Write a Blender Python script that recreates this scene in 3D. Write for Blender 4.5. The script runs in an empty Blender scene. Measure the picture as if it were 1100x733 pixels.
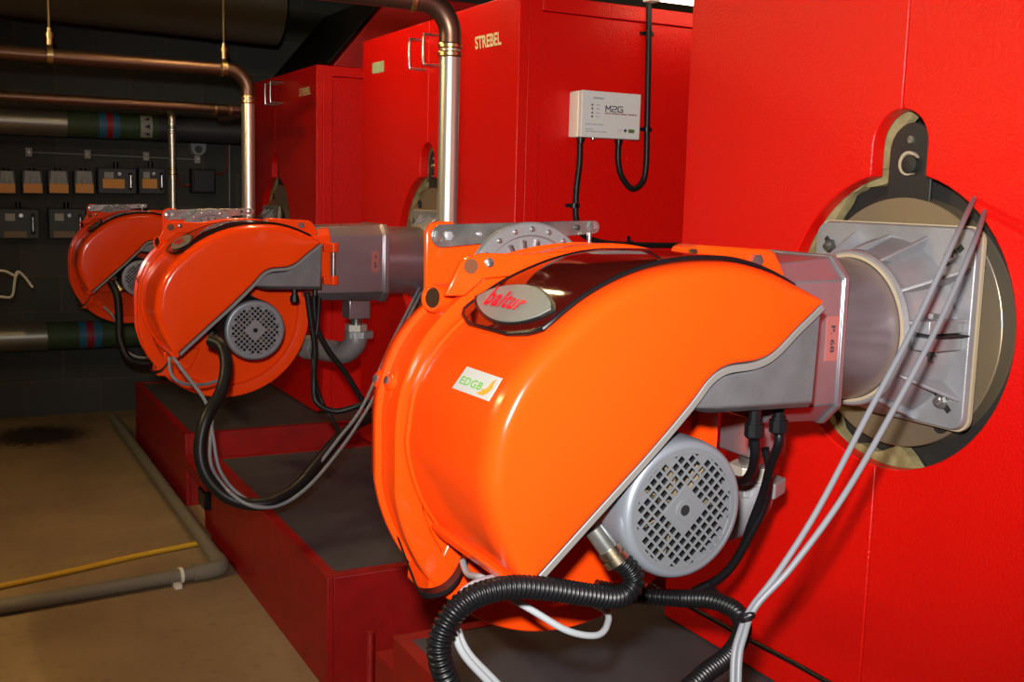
import bpy, math, random
from mathutils import Vector, Matrix
random.seed(7)
S = bpy.context.scene
COL = S.collection
PI = math.pi
# ------------------------------------------------------------------ camera geometry
FOC, PIT, ROL, YAW, CH = 1170.0, 0.13463431, 0.02712358, 0.48494905, 1.5
Fv = Vector((math.sin(YAW)*math.cos(PIT), math.cos(YAW)*math.cos(PIT), -math.sin(PIT)))
_r = Vector((math.cos(YAW), -math.sin(YAW), 0)); _u = _r.cross(Fv)
Rv = math.cos(ROL)*_r + math.sin(ROL)*_u
Uv = -math.sin(ROL)*_r + math.cos(ROL)*_u
CAM = Vector((0, 0, CH))
def ray(u, v): return Fv*FOC + Rv*(u-550) - Uv*(v-366.5)
def at(ax, val, u, v):
    """point of the plane ax=val seen at photo pixel u,v (used to measure the place)"""
    d = ray(u, v); i = 'xyz'.index(ax)
    return CAM + d*((val-CAM[i])/d[i])

# ------------------------------------------------------------------ materials
MATS = {}
def mat(name, col, rough=.5, metal=0., bump=0., bscale=200., coat=0., var=0., vscale=8., spec=.5, col2=None, emit=None, estr=0., trans=0., ior=1.45, alpha=1.):
    if name in MATS: return MATS[name]
    m = bpy.data.materials.new(name); m.use_nodes = True
    nt = m.node_tree; b = nt.nodes['Principled BSDF']
    b.inputs['Base Color'].default_value = (*col, 1); b.inputs['Roughness'].default_value = rough
    b.inputs['Metallic'].default_value = metal; b.inputs['Specular IOR Level'].default_value = spec
    b.inputs['Coat Weight'].default_value = coat; b.inputs['Coat Roughness'].default_value = .08
    b.inputs['Transmission Weight'].default_value = trans; b.inputs['IOR'].default_value = ior
    b.inputs['Alpha'].default_value = alpha
    if emit: b.inputs['Emission Color'].default_value = (*emit, 1); b.inputs['Emission Strength'].default_value = estr
    tc = nt.nodes.new('ShaderNodeTexCoord')
    if var or col2:
        n = nt.nodes.new('ShaderNodeTexNoise'); n.inputs['Scale'].default_value = vscale; n.inputs['Detail'].default_value = 6
        nt.links.new(tc.outputs['Object'], n.inputs['Vector'])
        r = nt.nodes.new('ShaderNodeValToRGB'); r.color_ramp.elements[0].position = .35; r.color_ramp.elements[1].position = .68
        c2 = col2 or tuple(c*(1-var) for c in col)
        r.color_ramp.elements[0].color = (*col, 1); r.color_ramp.elements[1].color = (*c2, 1)
        nt.links.new(n.outputs['Fac'], r.inputs['Fac']); nt.links.new(r.outputs['Color'], b.inputs['Base Color'])
    if bump:
        n = nt.nodes.new('ShaderNodeTexNoise'); n.inputs['Scale'].default_value = bscale; n.inputs['Detail'].default_value = 3
        nt.links.new(tc.outputs['Object'], n.inputs['Vector'])
        bp = nt.nodes.new('ShaderNodeBump'); bp.inputs['Strength'].default_value = bump; bp.inputs['Distance'].default_value = .002
        nt.links.new(n.outputs['Fac'], bp.inputs['Height']); nt.links.new(bp.outputs['Normal'], b.inputs['Normal'])
    MATS[name] = m; return m
ORANGE = mat('orange_paint', (.86, .056, .003), .22, coat=.3, spec=.3)
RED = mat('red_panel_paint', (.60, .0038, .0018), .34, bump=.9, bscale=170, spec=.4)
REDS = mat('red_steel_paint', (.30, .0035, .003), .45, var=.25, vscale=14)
ALU = mat('cast_aluminium', (.33, .33, .35), .42, metal=.45, bump=.25, bscale=260, var=.25, vscale=9)
ALUD = mat('dull_grey_casting', (.17, .17, .18), .5, metal=.45, bump=.3, bscale=300, var=.2, vscale=20)
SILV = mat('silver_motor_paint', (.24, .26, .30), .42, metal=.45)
HEADM = mat('satin_tube_steel', (.36, .32, .35), .32, metal=.75, var=.3, vscale=7)
STEEL = mat('zinc_steel', (.52, .52, .50), .24, metal=.88, var=.5, vscale=16)
NICK = mat('pipe_steel', (.70, .66, .56), .32, metal=.85)
COPPER = mat('weathered_copper', (.17, .095, .065), .38, metal=.9)
BRASS = mat('brass_ring', (.46, .33, .17), .36, metal=.75, col2=(.34, .31, .26), vscale=2.2)
BFIT = mat('brass_fitting', (.65, .5, .25), .3, metal=1.)
BLACK = mat('black_plastic', (.005, .005, .006), .36, spec=.35)
BLKM = mat('black_plate', (.016, .015, .014), .55, bump=.4, bscale=90)
DARK = mat('dark_void', (.004, .004, .004), .9)
GCAB = mat('grey_cable', (.17, .18, .20), .45)
WCAB = mat('white_cable', (.33, .35, .37), .45)
WOOL = mat('cream_mineral_wool', (.30, .25, .12), .95, bump=1.0, bscale=60, col2=(.17, .13, .05), vscale=22)
GASK = mat('cream_gasket', (.38, .30, .20), .9)
SMOKE = mat('smoked_red_acrylic', (.055, .003, .002), .06, spec=.6)
BADGE = mat('badge_metal', (.22, .23, .20), .5, metal=.3)
BRED = mat('badge_red', (.6, .004, .02), .4)
WHITE = mat('white_label', (.40, .40, .37), .5)
GREEN = mat('label_green', (.12, .38, .05), .5)
FLAME = mat('label_orange', (.85, .25, .02), .5)
CREAM = mat('cream_letters', (.75, .62, .36), .5)
BOXW = mat('pale_box_plastic', (.78, .76, .66), .5)
INK = mat('dark_ink', (.03, .03, .04), .6)
GINK = mat('grey_ink', (.28, .29, .32), .6)
PINK = mat('pink_tag', (.33, .10, .09), .6)
SCREEN = mat('dark_concrete_top', (.050, .052, .062), .6, col2=(.032, .033, .040), vscale=6, bump=.4, bscale=60)
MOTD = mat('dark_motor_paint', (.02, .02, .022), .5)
GPIPE = mat('pvc_grey', (.19, .17, .13), .6)
YEL = mat('yellow_tube', (.62, .36, .02), .5)
GRNP = mat('green_insulation', (.03, .06, .025), .6)
ALCL = mat('aluminium_cladding', (.3, .29, .25), .35, metal=.8)
BLUE = mat('blue_band', (.02, .12, .22), .5)
RBAND = mat('red_band', (.25, .01, .02), .5)
DUCT = mat('dark_insulated_duct', (.05, .042, .03), .8, bump=.5, bscale=20)
SWG = mat('switch_grey', (.045, .05, .055), .5)
SWL = mat('switch_light_grey', (.28, .29, .28), .35)
SWO = mat('switch_orange', (.85, .36, .05), .45)
CONP = mat('black_conduit', (.008, .008, .008), .42, spec=.3)
LAMP = mat('tube_lamp_glow', (.9, .85, .7), .5, emit=(1., .72, .34), estr=110.)

# floor and walls
def floor_mat():
    m = bpy.data.materials.new('concrete_floor'); m.use_nodes = True; nt = m.node_tree; b = nt.nodes['Principled BSDF']
    tc = nt.nodes.new('ShaderNodeNewGeometry')
    n = nt.nodes.new('ShaderNodeTexNoise'); n.inputs['Scale'].default_value = 2.3; n.inputs['Detail'].default_value = 8
    nt.links.new(tc.outputs['Position'], n.inputs['Vector'])
    r = nt.nodes.new('ShaderNodeValToRGB'); e = r.color_ramp.elements
    e[0].position = .3; e[0].color = (.24, .165, .090, 1); e[1].position = .7; e[1].color = (.36, .25, .135, 1)
    nt.links.new(n.outputs['Fac'], r.inputs['Fac'])
    n2 = nt.nodes.new('ShaderNodeTexNoise'); n2.inputs['Scale'].default_value = 26; n2.inputs['Detail'].default_value = 5
    nt.links.new(tc.outputs['Position'], n2.inputs['Vector'])
    r2 = nt.nodes.new('ShaderNodeValToRGB'); e = r2.color_ramp.elements
    e[0].position = .28; e[0].color = (.55, .52, .5, 1); e[1].position = .45; e[1].color = (1, 1, 1, 1)
    nt.links.new(n2.outputs['Fac'], r2.inputs['Fac'])
    mx = nt.nodes.new('ShaderNodeMixRGB'); mx.blend_type = 'MULTIPLY'; mx.inputs[0].default_value = .5
    nt.links.new(r.outputs[0], mx.inputs[1]); nt.links.new(r2.outputs[0], mx.inputs[2])
    # oil stain
    mp = nt.nodes.new('ShaderNodeVectorMath'); mp.operation = 'DISTANCE'; mp.inputs[1].default_value = (.47, 6.9, 0)
    nt.links.new(tc.outputs['Position'], mp.inputs[0])
    ad = nt.nodes.new('ShaderNodeMath'); ad.operation = 'MULTIPLY_ADD'; ad.inputs[1].default_value = .35
    nt.links.new(n2.outputs['Fac'], ad.inputs[0]); nt.links.new(mp.outputs['Value'], ad.inputs[2])
    r3 = nt.nodes.new('ShaderNodeValToRGB'); e = r3.color_ramp.elements
    e[0].position = .36; e[0].color = (.12, .11, .1, 1); e[1].position = .52; e[1].color = (1, 1, 1, 1)
    nt.links.new(ad.outputs[0], r3.inputs['Fac'])
    mx2 = nt.nodes.new('ShaderNodeMixRGB'); mx2.blend_type = 'MULTIPLY'; mx2.inputs[0].default_value = 1
    nt.links.new(mx.outputs[0], mx2.inputs[1]); nt.links.new(r3.outputs[0], mx2.inputs[2])
    nt.links.new(mx2.outputs[0], b.inputs['Base Color']); b.inputs['Roughness'].default_value = .55
    bp = nt.nodes.new('ShaderNodeBump'); bp.inputs['Strength'].default_value = .3; bp.inputs['Distance'].default_value = .004
    nt.links.new(n2.outputs['Fac'], bp.inputs['Height']); nt.links.new(bp.outputs[0], b.inputs['Normal'])
    return m
def block_mat():
    m = bpy.data.materials.new('painted_blockwork'); m.use_nodes = True; nt = m.node_tree; b = nt.nodes['Principled BSDF']
    tc = nt.nodes.new('ShaderNodeNewGeometry'); mp = nt.nodes.new('ShaderNodeMapping'); mp.inputs['Rotation'].default_value = (PI/2, 0, 0)
    br = nt.nodes.new('ShaderNodeTexBrick'); br.inputs['Scale'].default_value = 1
    br.inputs['Brick Width'].default_value = .45; br.inputs['Row Height'].default_value = .225; br.inputs['Mortar Size'].default_value = .008
    br.inputs['Color1'].default_value = (.040, .040, .033, 1); br.inputs['Color2'].default_value = (.030, .031, .026, 1); br.inputs['Mortar'].default_value = (.055, .047, .034, 1)
    nt.links.new(tc.outputs['Position'], mp.inputs['Vector']); nt.links.new(mp.outputs[0], br.inputs['Vector'])
    nt.links.new(br.outputs['Color'], b.inputs['Base Color']); b.inputs['Roughness'].default_value = .7
    bp = nt.nodes.new('ShaderNodeBump'); bp.inputs['Strength'].default_value = .5; bp.inputs['Distance'].default_value = .006; bp.invert = True
    nt.links.new(br.outputs['Fac'], bp.inputs['Height']); nt.links.new(bp.outputs[0], b.inputs['Normal'])
    return m

# ------------------------------------------------------------------ mesh building
def frame(d):
    d = Vector(d).normalized(); a = Vector((0, 0, 1)) if abs(d.z) < .9 else Vector((1, 0, 0))
    x = d.cross(a).normalized(); return x, d.cross(x).normalized(), d
def catmull(P, n=8, closed=False):
    P = [Vector(p) for p in P]; out = []; L = len(P)
    for i in range(L if closed else L-1):
        a = P[(i-1) % L] if closed or i > 0 else P[0]; b = P[i]; c = P[(i+1) % L]; d = P[(i+2) % L] if closed or i+2 < L else P[-1]
        for k in range(n):
            t = k/n
            out.append(.5*((2*b)+(c-a)*t+(2*a-5*b+4*c-d)*t*t+(3*b-a-3*c+d)*t**3))
    if not closed: out.append(P[-1])
    return out
ORG = {}                     # world origin that each object's vertices are measured from
class MB:
    def __init__(s): s.v = []; s.f = []
    def add(s, vs, fs):
        o = len(s.v); s.v += [tuple(v) for v in vs]; s.f += [tuple(i+o for i in f) for f in fs]; return s
    def box(s, x0, x1, y0, y1, z0, z1):
        vs = [(x, y, z) for x in (x0, x1) for y in (y0, y1) for z in (z0, z1)]
        return s.add(vs, [(0, 1, 3, 2), (4, 6, 7, 5), (0, 4, 5, 1), (2, 3, 7, 6), (0, 2, 6, 4), (1, 5, 7, 3)])
    def obox(s, c, ax, ay, az):
        c, ax, ay, az = map(Vector, (c, ax, ay, az))
        vs = [c+i*ax+j*ay+k*az for i in (-1, 1) for j in (-1, 1) for k in (-1, 1)]
        return s.add(vs, [(0, 1, 3, 2), (4, 6, 7, 5), (0, 4, 5, 1), (2, 3, 7, 6), (0, 2, 6, 4), (1, 5, 7, 3)])
    def loft(s, rings, cap=True, closed=True):
        n = len(rings[0]); vs = [v for r in rings for v in r]; fs = []
        for i in range(len(rings)-1):
            for j in range(n if closed else n-1):
                k = (j+1) % n; fs.append((i*n+j, i*n+k, (i+1)*n+k, (i+1)*n+j))
        if cap: fs.append(tuple(range(n))[::-1]); fs.append(tuple((len(rings)-1)*n+j for j in range(n)))
        return s.add(vs, fs)
    def lathe(s, c, d, prof, n=32, cap=True):
        """prof: (distance along d, radius)"""
        x, y, d = frame(d); c = Vector(c)
        return s.loft([[c+d*h+(x*math.cos(2*PI*j/n)+y*math.sin(2*PI*j/n))*max(r, 1e-5) for j in range(n)] for h, r in prof], cap)
    def cyl(s, a, b, r, n=24, r2=None):
        a, b = Vector(a), Vector(b); L = (b-a).length
        return s.lathe(a, b-a, [(0, r), (L, r if r2 is None else r2)], n)
    def tube(s, pts, r, n=10, rib=0., pitch=.006):
        pts = [Vector(p) for p in pts]
        if rib:                                   # resample evenly for the corrugation
            L = [0]
            for a, b in zip(pts, pts[1:]): L.append(L[-1]+(b-a).length)
            m = max(8, int(L[-1]/(pitch/8))); q = []; j = 0
            for i in range(m+1):
                t = L[-1]*i/m
                while j < len(L)-2 and L[j+1] < t: j += 1
                q.append(pts[j].lerp(pts[j+1], (t-L[j])/max(1e-9, L[j+1]-L[j])))
            pts = q
        t0 = (pts[1]-pts[0]).normalized(); x = frame(t0)[0]; rings = []
        for i, p in enumerate(pts):
            t = (pts[min(i+1, len(pts)-1)]-pts[max(i-1, 0)]).normalized()
            x = (x-t*x.dot(t)).normalized(); y = t.cross(x)
            rr = r*(1-rib*(0, 0, .12, .75, 1, 1, .75, .12)[i % 8]) if rib else r
            rings.append([p+(x*math.cos(2*PI*j/n)+y*math.sin(2*PI*j/n))*rr for j in range(n)])
        return s.loft(rings)
    def prism(s, poly, ax, a, b):
        """2-D polygon extruded along axis ax; poly coords are the two other axes in order"""
        def P(p, h):
            q = list(p); q.insert('xyz'.index(ax), h); return q
        return s.loft([[P(p, a) for p in poly], [P(p, b) for p in poly]])
    def hexbolt(s, c, d, r, h):
        return s.lathe(c, d, [(0, r), (h, r), (h, r*.9)], 6)
    def build(s, name, m, parent=None, smooth=35, bevel=0., seg=2, weld=False):
        og = ORG.get(parent.name, (0, 0, 0)) if parent else (0, 0, 0)
        if not parent: og = tuple((min(v[i] for v in s.v)+max(v[i] for v in s.v))/2 for i in range(3))
        me = bpy.data.meshes.new(name); me.from_pydata([(v[0]-og[0], v[1]-og[1], v[2]-og[2]) for v in s.v], [], s.f); me.validate()
        import bmesh
        bm = bmesh.new(); bm.from_mesh(me)
        if weld: bmesh.ops.remove_doubles(bm, verts=bm.verts, dist=1e-5)
        bmesh.ops.recalc_face_normals(bm, faces=bm.faces); bm.to_mesh(me); bm.free()
        me.materials.append(m)
        if smooth:
            me.polygons.foreach_set('use_smooth', [True]*len(me.polygons)); me.set_sharp_from_angle(angle=math.radians(smooth))
        o = bpy.data.objects.new(name, me); COL.objects.link(o)
        ORG[o.name] = og
        if parent: o.parent = parent
        else: o.location = og
        if bevel:
            b = o.modifiers.new('bevel', 'BEVEL'); b.width = bevel; b.segments = seg; b.limit_method = 'ANGLE'; b.angle_limit = math.radians(40)
            b.harden_normals = False
        return o
def tag(o, label=None, cat=None, group=None, kind=None):
    if label: o['label'] = label
    if cat: o['category'] = cat
    if group: o['group'] = group
    if kind: o['kind'] = kind
    return o
def thing(name, loc, label, cat, group=None):
    o = bpy.data.objects.new(name, None); o.location = loc; o.empty_display_size = .1; COL.objects.link(o); ORG[o.name] = tuple(loc)
    return tag(o, label, cat, group)
def sub_group(name, parent):
    o = bpy.data.objects.new(name, None); o.empty_display_size = .05; COL.objects.link(o); o.parent = parent; ORG[o.name] = ORG[parent.name]
    return o
def struct(o): o['kind'] = 'structure'; return o
def circle(cx, cy, r, n=48, a0=0., a1=2*PI, end=False):
    return [(cx+r*math.cos(a0+(a1-a0)*i/n), cy+r*math.sin(a0+(a1-a0)*i/n)) for i in range(n+(1 if end else 0))]
def ring_mesh(mb, ax, outer, inner, a, b):
    """flat ring between two matching 2-D outlines extruded from a to b along ax"""
    def P(p, h):
        q = list(p); q.insert('xyz'.index(ax), h); return q
    n = len(outer); vs = [P(p, h) for h in (a, b) for pl in (outer, inner) for p in pl]; fs = []
    for j in range(n):
        k = (j+1) % n
        fs += [(j, k, n+k, n+j), (2*n+j, 3*n+j, 3*n+k, 2*n+k), (j, 2*n+j, 2*n+k, k), (n+j, n+k, 3*n+k, 3*n+j)]
    mb.add(vs, fs); return mb
def offset(poly, d, wt=None):
    """move each vertex of a closed 2-D outline along its normal (d>0 outward)"""
    n = len(poly); A = sum(poly[i][0]*poly[(i+1) % n][1]-poly[(i+1) % n][0]*poly[i][1] for i in range(n)); sg = 1 if A > 0 else -1; out = []
    for i in range(n):
        p, c, q = Vector(poly[i-1]), Vector(poly[i]), Vector(poly[(i+1) % n])
        e1 = (c-p).normalized() if (c-p).length > 1e-9 else Vector((0, 0)); e2 = (q-c).normalized() if (q-c).length > 1e-9 else e1
        t = (e1+e2); t = t.normalized() if t.length > 1e-6 else e1
        nr = Vector((t.y, -t.x))*sg; k = max(.55, nr.dot(Vector((e1.y, -e1.x))*sg))
        out.append(tuple(c+nr*(d*(wt[i] if wt else 1)/k)))
    return out
def glyphs(txt, shear=0., bold=0., size=1., space=1.):
    cu = bpy.data.curves.new('t', 'FONT'); cu.body = txt; cu.shear = shear; cu.offset = bold; cu.size = size; cu.space_character = space; cu.fill_mode = 'FRONT'; cu.resolution_u = 4
    o = bpy.data.objects.new('t', cu); COL.objects.link(o); dg = bpy.context.evaluated_depsgraph_get(); dg.update()
    me = bpy.data.meshes.new_from_object(o.evaluated_get(dg)); vs = [tuple(v.co) for v in me.vertices]; fs = [tuple(p.vertices) for p in me.polygons]
    bpy.data.objects.remove(o); bpy.data.meshes.remove(me)
    x0, x1 = min(v[0] for v in vs), max(v[0] for v in vs); y0, y1 = min(v[1] for v in vs), max(v[1] for v in vs)
    return [((v[0]-x0)/(x1-x0), (v[1]-y0)/(y1-y0)) for v in vs], fs      # normalised to the unit square
def lettering(name, txt, fn, m, parent, shear=0., bold=0., space=1.):
    vs, fs = glyphs(txt, shear, bold, 1., space)
    return MB().add([fn(a, b) for a, b in vs], fs).build(name, m, parent, smooth=0)
def quadmap(o, ex, ey):
    o, ex, ey = Vector(o), Vector(ex), Vector(ey); return lambda a, b: o+ex*a+ey*b

# ------------------------------------------------------------------ room
struct(MB().box(-3.5, 4.6, -2.5, 7.48, -.1, 0).build('floor', floor_mat(), smooth=0))
wb = struct(MB().box(-3.5, 4.6, 7.48, 7.68, 0, 3.3).build('wall_back', block_mat(), smooth=0))
CEIL = mat('dark_ceiling', (.03, .028, .022), .9)
struct(MB().box(-3.5, 4.6, -2.5, 7.68, 3.3, 3.4).build('ceiling', CEIL, smooth=0))
struct(MB().box(-3.6, -3.5, -2.5, 7.68, 0, 3.4).build('wall_left', mat('grey_wall', (.08, .078, .07), .8), smooth=0))
struct(MB().box(4.6, 4.7, -2.5, 7.68, 0, 3.4).build('wall_right', MATS['grey_wall'], smooth=0))

# ------------------------------------------------------------------ boilers
XW = 1.694
def boiler(yc, y0, y1, z0, zt, oc, label, n, lobe=True):
    b = thing('boiler', (XW+.7, yc, z0), label, 'boiler')
    R, oz, lr = .300, 1.263, .070
    lz = 1.616
    th = .035
    # keyhole: circle centre (oc,oz), lobe centre (oc,lz); neck where |y-oc| = lr
    a = math.asin(lr/R)
    nk = 30
    top = [(oc, lz+lr)]
    def side(sg):
        pts = [(oc, lz+lr)] + [(oc+sg*lr*math.sin(t), lz+lr*math.cos(t)) for t in [PI/2*i/10 for i in range(1, 11)]]
        pts += [(oc+sg*R*math.sin(t), oz+R*math.cos(t)) for t in [a+(PI-a)*i/nk for i in range(nk+1)]]
        return pts
    for sg, ye, nm in ((-1, y0, 'front_panel'), (1, y1, 'front_panel')):
        k = side(sg); gap = .0012*sg
        k = [(max(y, oc+gap) if sg > 0 else min(y, oc+gap), z) for y, z in k]
        poly = [(oc+gap, zt)]+k+[(oc+gap, z0+.002), (ye, z0+.002), (ye, zt)]
        MB().prism(poly, 'x', XW, XW+th).build(nm, RED, b, smooth=40, bevel=.003)
    # carcass behind: side panels set back slightly, top, rear
    for sg, ye in ((-1, y0), (1, y1)):
        MB().box(XW+th, XW+.085, min(ye, ye-sg*.03), max(ye, ye-sg*.03), z0, zt-.001).build('corner_post', RED, b, bevel=.002)
        ys = ye-sg*.012
        MB().box(XW+.085, XW+1.35, min(ys, ys-sg*.02), max(ys, ys-sg*.02), z0, zt-.052).build('side_panel', RED, b, bevel=.002)
        MB().box(XW+.085, XW+1.35, min(ye, ye-sg*.03), max(ye, ye-sg*.03), zt-.05, zt-.001).build('top_trim', RED, b, bevel=.002)
    MB().box(XW+.02, XW+1.35, y0+.031, y1-.031, zt-.02, zt).build('top_panel', RED, b, bevel=.002)
    MB().box(XW+1.33, XW+1.35, y0+.033, y1-.033, z0, zt-.021).build('rear_panel', RED, b)
    # shell behind the opening
    MB().box(XW+.13, XW+.15, y0+.04, y1-.04, z0+.05, zt-.06).build('inner_plate', BLKM, b)
    # mineral wool with a ragged inner edge
    rnd = random.Random(5+n); out = []; inn = []
    N = 120; ph = [rnd.uniform(0, 6) for _ in range(5)]
    for i in range(N):
        t = 2*PI*i/N; q = math.sin(3*t+ph[0])*.006+math.sin(7*t+ph[1])*.004+math.sin(17*t+ph[2])*.003+rnd.uniform(-.002, .002)
        out.append((oc+.02+.35*math.cos(t), oz+.35*math.sin(t)))
        dgr = math.degrees(t); dgr = dgr-360 if dgr > 255 else dgr
        e_ = max(0., min(1., (78-dgr)/14, (dgr+112)/14))
        w = .312*(1-e_)+(.272+q*2.2)*e_
        inn.append((oc+.02+w*math.cos(t), oz+w*math.sin(t)))
    ring_mesh(MB(), 'x', out, inn, XW+.037, XW+.062).build('insulation', WOOL, b, smooth=60)
    lo = MB(); pts = [(oc+.060, lz-.07), (oc+.068, lz-.03), (oc+.060, lz+.01), (oc+.040, lz+.035), (oc+.018, lz+.055), (oc+.005, lz+.095), (oc+.09, lz+.09), (oc+.15, lz+.06), (oc+.15, lz-.07)]
    c = catmull([(p[0], p[1], 0) for p in pts], 5, True); lo.prism([(p.x+rnd.uniform(-.002, .002), p.y+rnd.uniform(-.002, .002)) for p in c], 'x', XW+.045, XW+.066)
    lo.build('insulation', WOOL, b, smooth=60)
    # black cast plate with the lobe of the sight port
    MB().prism(circle(oc+.02, oz, .34, 72), 'x', XW+.068, XW+.09).build('cast_plate', BLKM, b, bevel=.002)
    p = MB().prism([(oc+.052, oz+.2), *[(oc-.003+.055*math.cos(t), lz-.012+.058*math.sin(t)) for t in [PI*i/14 for i in range(15)]], (oc-.058, oz+.2)], 'x', XW+.0305, XW+.0365)
    lp = p.build('sight_port_plate', BLKM, b, bevel=.002)
    MB().lathe((XW+.0305, oc-.004, lz-.035), (-1, 0, 0), [(0, .024), (.008, .024), (.008, .019), (.002, .018)], 28).build('sight_port', GASK, b)
    MB().lathe((XW+.030, oc-.012, lz-.037), (-1, 0, 0), [(0, .0185), (.014, .0185), (.016, .014)], 24).build('sight_port_plug', BLKM, b)
    MB().hexbolt((XW+.0305, oc-.004, lz+.012), (-1, 0, 0), .008, .006).build('bolt', STEEL, b)
    # mounting ring
    m = MB(); ro = circle(oc+.004, oz-.003, .254, 72); ri = circle(oc, oz-.003, .12, 72); ring_mesh(m, 'x', ro, ri, XW+.03, XW+.072)
    m.build('mounting_ring', BRASS, b, bevel=.002)
    for k in range(4):
        t = math.radians((38, 128, 218, 308)[k]+17); y, z = oc+.228*math.cos(t), oz-.003+.228*math.sin(t)
        MB().lathe((XW+.03, y, z), (-1, 0, 0), [(0, .0165), (.005, .0165), (.0055, .009), (.0015, .008)], 24).build('socket_bolt', BLKM, b)
    return b
B1 = boiler(1.594, .87, 2.292, .38, 2.165, 1.590, 'nearest tall red boiler casing filling the right side, behind the large orange burner', 1)
B2 = boiler(3.985, 3.222, 4.705, .361, 2.148, 3.965, 'middle red boiler casing with the white control box on its side', 2)
B3 = boiler(6.07, 5.38, 6.76, .348, 2.11, 6.14, 'farthest red boiler casing, in the shade at the end of the row', 3)
def handle(b, y, z, name='handle'):
    pts = [(XW+.002, y, z+.055), (XW-.055, y, z+.055), (XW-.065, y, z+.045), (XW-.065, y, z-.045), (XW-.055, y, z-.055), (XW+.002, y, z-.055)]
    MB().tube(catmull(pts, 4), .0055, 10).build(name, STEEL, b)
h1 = at('x', XW-.065, 440, 58); h2 = at('x', XW-.065, 455, 53)
handle(B2, h1.y, h1.z); handle(B2, h2.y, h2.z)
h1 = at('x', XW-.065, 285, 101); h2 = at('x', XW-.065, 290.5, 99)
handle(B3, h1.y, h1.z); handle(B3, h2.y, h2.z)
def badge_text(b, txt, tl, bl, tr, m):
    P = [at('x', XW-.002, *p) for p in (tl, bl, tr)]
    return lettering('badge_lettering', txt, quadmap(P[1], P[2]-P[0], P[0]-P[1]), m, b, bold=.03)
badge_text(B2, 'STREBEL', (510, 39.5), (510.5, 53.5), (538, 33.5), CREAM)
badge_text(B3, 'STREBEL', (321.5, 95.5), (321.5, 104), (333.5, 92.5), CREAM)
def sticker(b, name, quad, m, x=XW):
    P = [at('x', x-.0012, *q) for q in quad]
    MB().loft([[p+Vector((.0015, 0, 0)) for p in P], P]).build(name, m, b, smooth=0)
sticker(B2, 'sticker', [(400, 68), (412, 65), (412, 77), (400, 79.5)], mat('pale_green_label', (.35, .45, .30), .6))

# control box on the side of the middle boiler
YS = 3.222+.012
def cbox():
    A = at('y', 3.15, 625.5, 96.5); Bq = at('y', 3.15, 687, 150.5)
    x0, x1, z0, z1 = A.x, Bq.x, Bq.z, A.z
    b = thing('control_box', ((x0+x1)/2, YS, z0), 'white plastic control box with dark lettering fixed to the side of the middle boiler', 'control box')
    MB().box(x0, x1, 3.172, YS-.0005, z0, z1).build('back_shell', BOXW, b, bevel=.004)
    MB().box(x0, x1, 3.15, 3.1705, z0, z1).build('front_cover', mat('pale_grey_cover', (.60, .60, .57), .5), b, bevel=.003)
    w, h = x1-x0, z1-z0; Y = 3.1488
    def T(name, txt, fx, fz, fw, fh, m, bold=0.):
        lettering(name, txt, quadmap((x0+w*fx, Y, z0+h*fz), (w*fw, 0, 0), (0, 0, h*fh)), m, b, bold=bold)
    mb = MB(); gw, gh_ = w*.078, h*.125        # heavy square-cut letters M 2 G drawn as strokes
    for ch, L in enumerate(([(0, 0), (0, 1), (.5, .4), (1, 1), (1, 0)], [(.0, .95), (.9, .95), (1, .8), (1, .6), (.9, .5), (.1, .42), (0, .3), (0, .05), (1, .05)], [(1, .95), (.15, .95), (0, .8), (0, .2), (.15, .05), (1, .05), (1, .48), (.55, .48)])):
        for (xa, za), (xb, zb) in zip(L, L[1:]):
            pa = Vector((x0+w*.40+ch*gw*1.32+xa*gw, Y, z0+h*.575+za*gh_)); pb = Vector((x0+w*.40+ch*gw*1.32+xb*gw, Y, z0+h*.575+zb*gh_))
            d_ = (pb-pa).normalized(); mb.obox((pa+pb)/2, d_*((pb-pa).length/2+.0009), Vector((-d_.z, 0, d_.x))*.0015, (0, .0006, 0))
    mb.build('model_lettering', INK, b, smooth=0)
    def dashes(fx, fz, fw, fh, m, words):
        mb = MB(); n = sum(words)+len(words)-1; x = 0
        for w_ in words:
            mb.box(x0+w*(fx+fw*x/n), x0+w*(fx+fw*(x+w_)/n), Y, 3.1496, z0+h*fz, z0+h*(fz+fh)); x += w_+1
        mb.build('small_print', m, b, smooth=0)
    dashes(.39, .525, .54, .022, mat('red_ink', (.25, .08, .07), .6), (6, 8, 7, 9))
    dashes(.19, .83, .17, .035, GINK, (7,))
    for k, z in enumerate((.70, .62, .53, .45)):
        MB().lathe((x0+w*.175, 3.15, z0+h*z), (0, -1, 0), [(0, .0035), (.0018, .0035)], 12).build('indicator', mat('brown_led', (.12, .08, .07), .4), b)
        dashes(.24, z-.008, .06, .016, GINK, (4,))
    dashes(.07, .275, .3, .018, GINK, (6, 4, 7))
    dashes(.07, .165, .12, .016, GINK, (8,)); dashes(.07, .12, .36, .016, GINK, (5, 8, 6, 7))
    T('small_lettering', 'CE', .62, .16, .06, .05, GINK)
    MB().lathe((x0+w*.745, 3.15, z0+h*.185), (0, -1, 0), [(0, .006), (.001, .006)], 6).build('emblem', mat('navy_ink', (.03, .04, .08), .5), b, smooth=0)
    MB().box(x0+w*.80, x0+w*.90, Y, 3.15, z0+h*.14, z0+h*.22).build('emblem', mat('olive_ink', (.10, .14, .03), .5), b, smooth=0)
    for u in (623.5, 664.5):
        p = at('y', 3.19, u, 152); MB().lathe((p.x, 3.19, z0+.001), (0, 0, -1), [(0, .014), (.012, .014), (.012, .011), (.02, .011)], 16).build('cable_gland', BLACK, b)
    MB().lathe((x0+w*.24, 3.165, z0), (0, 0, -1), [(0, .006), (.006, .006), (.006, .003)], 12).build('switch', STEEL, b)
    return z0
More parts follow.
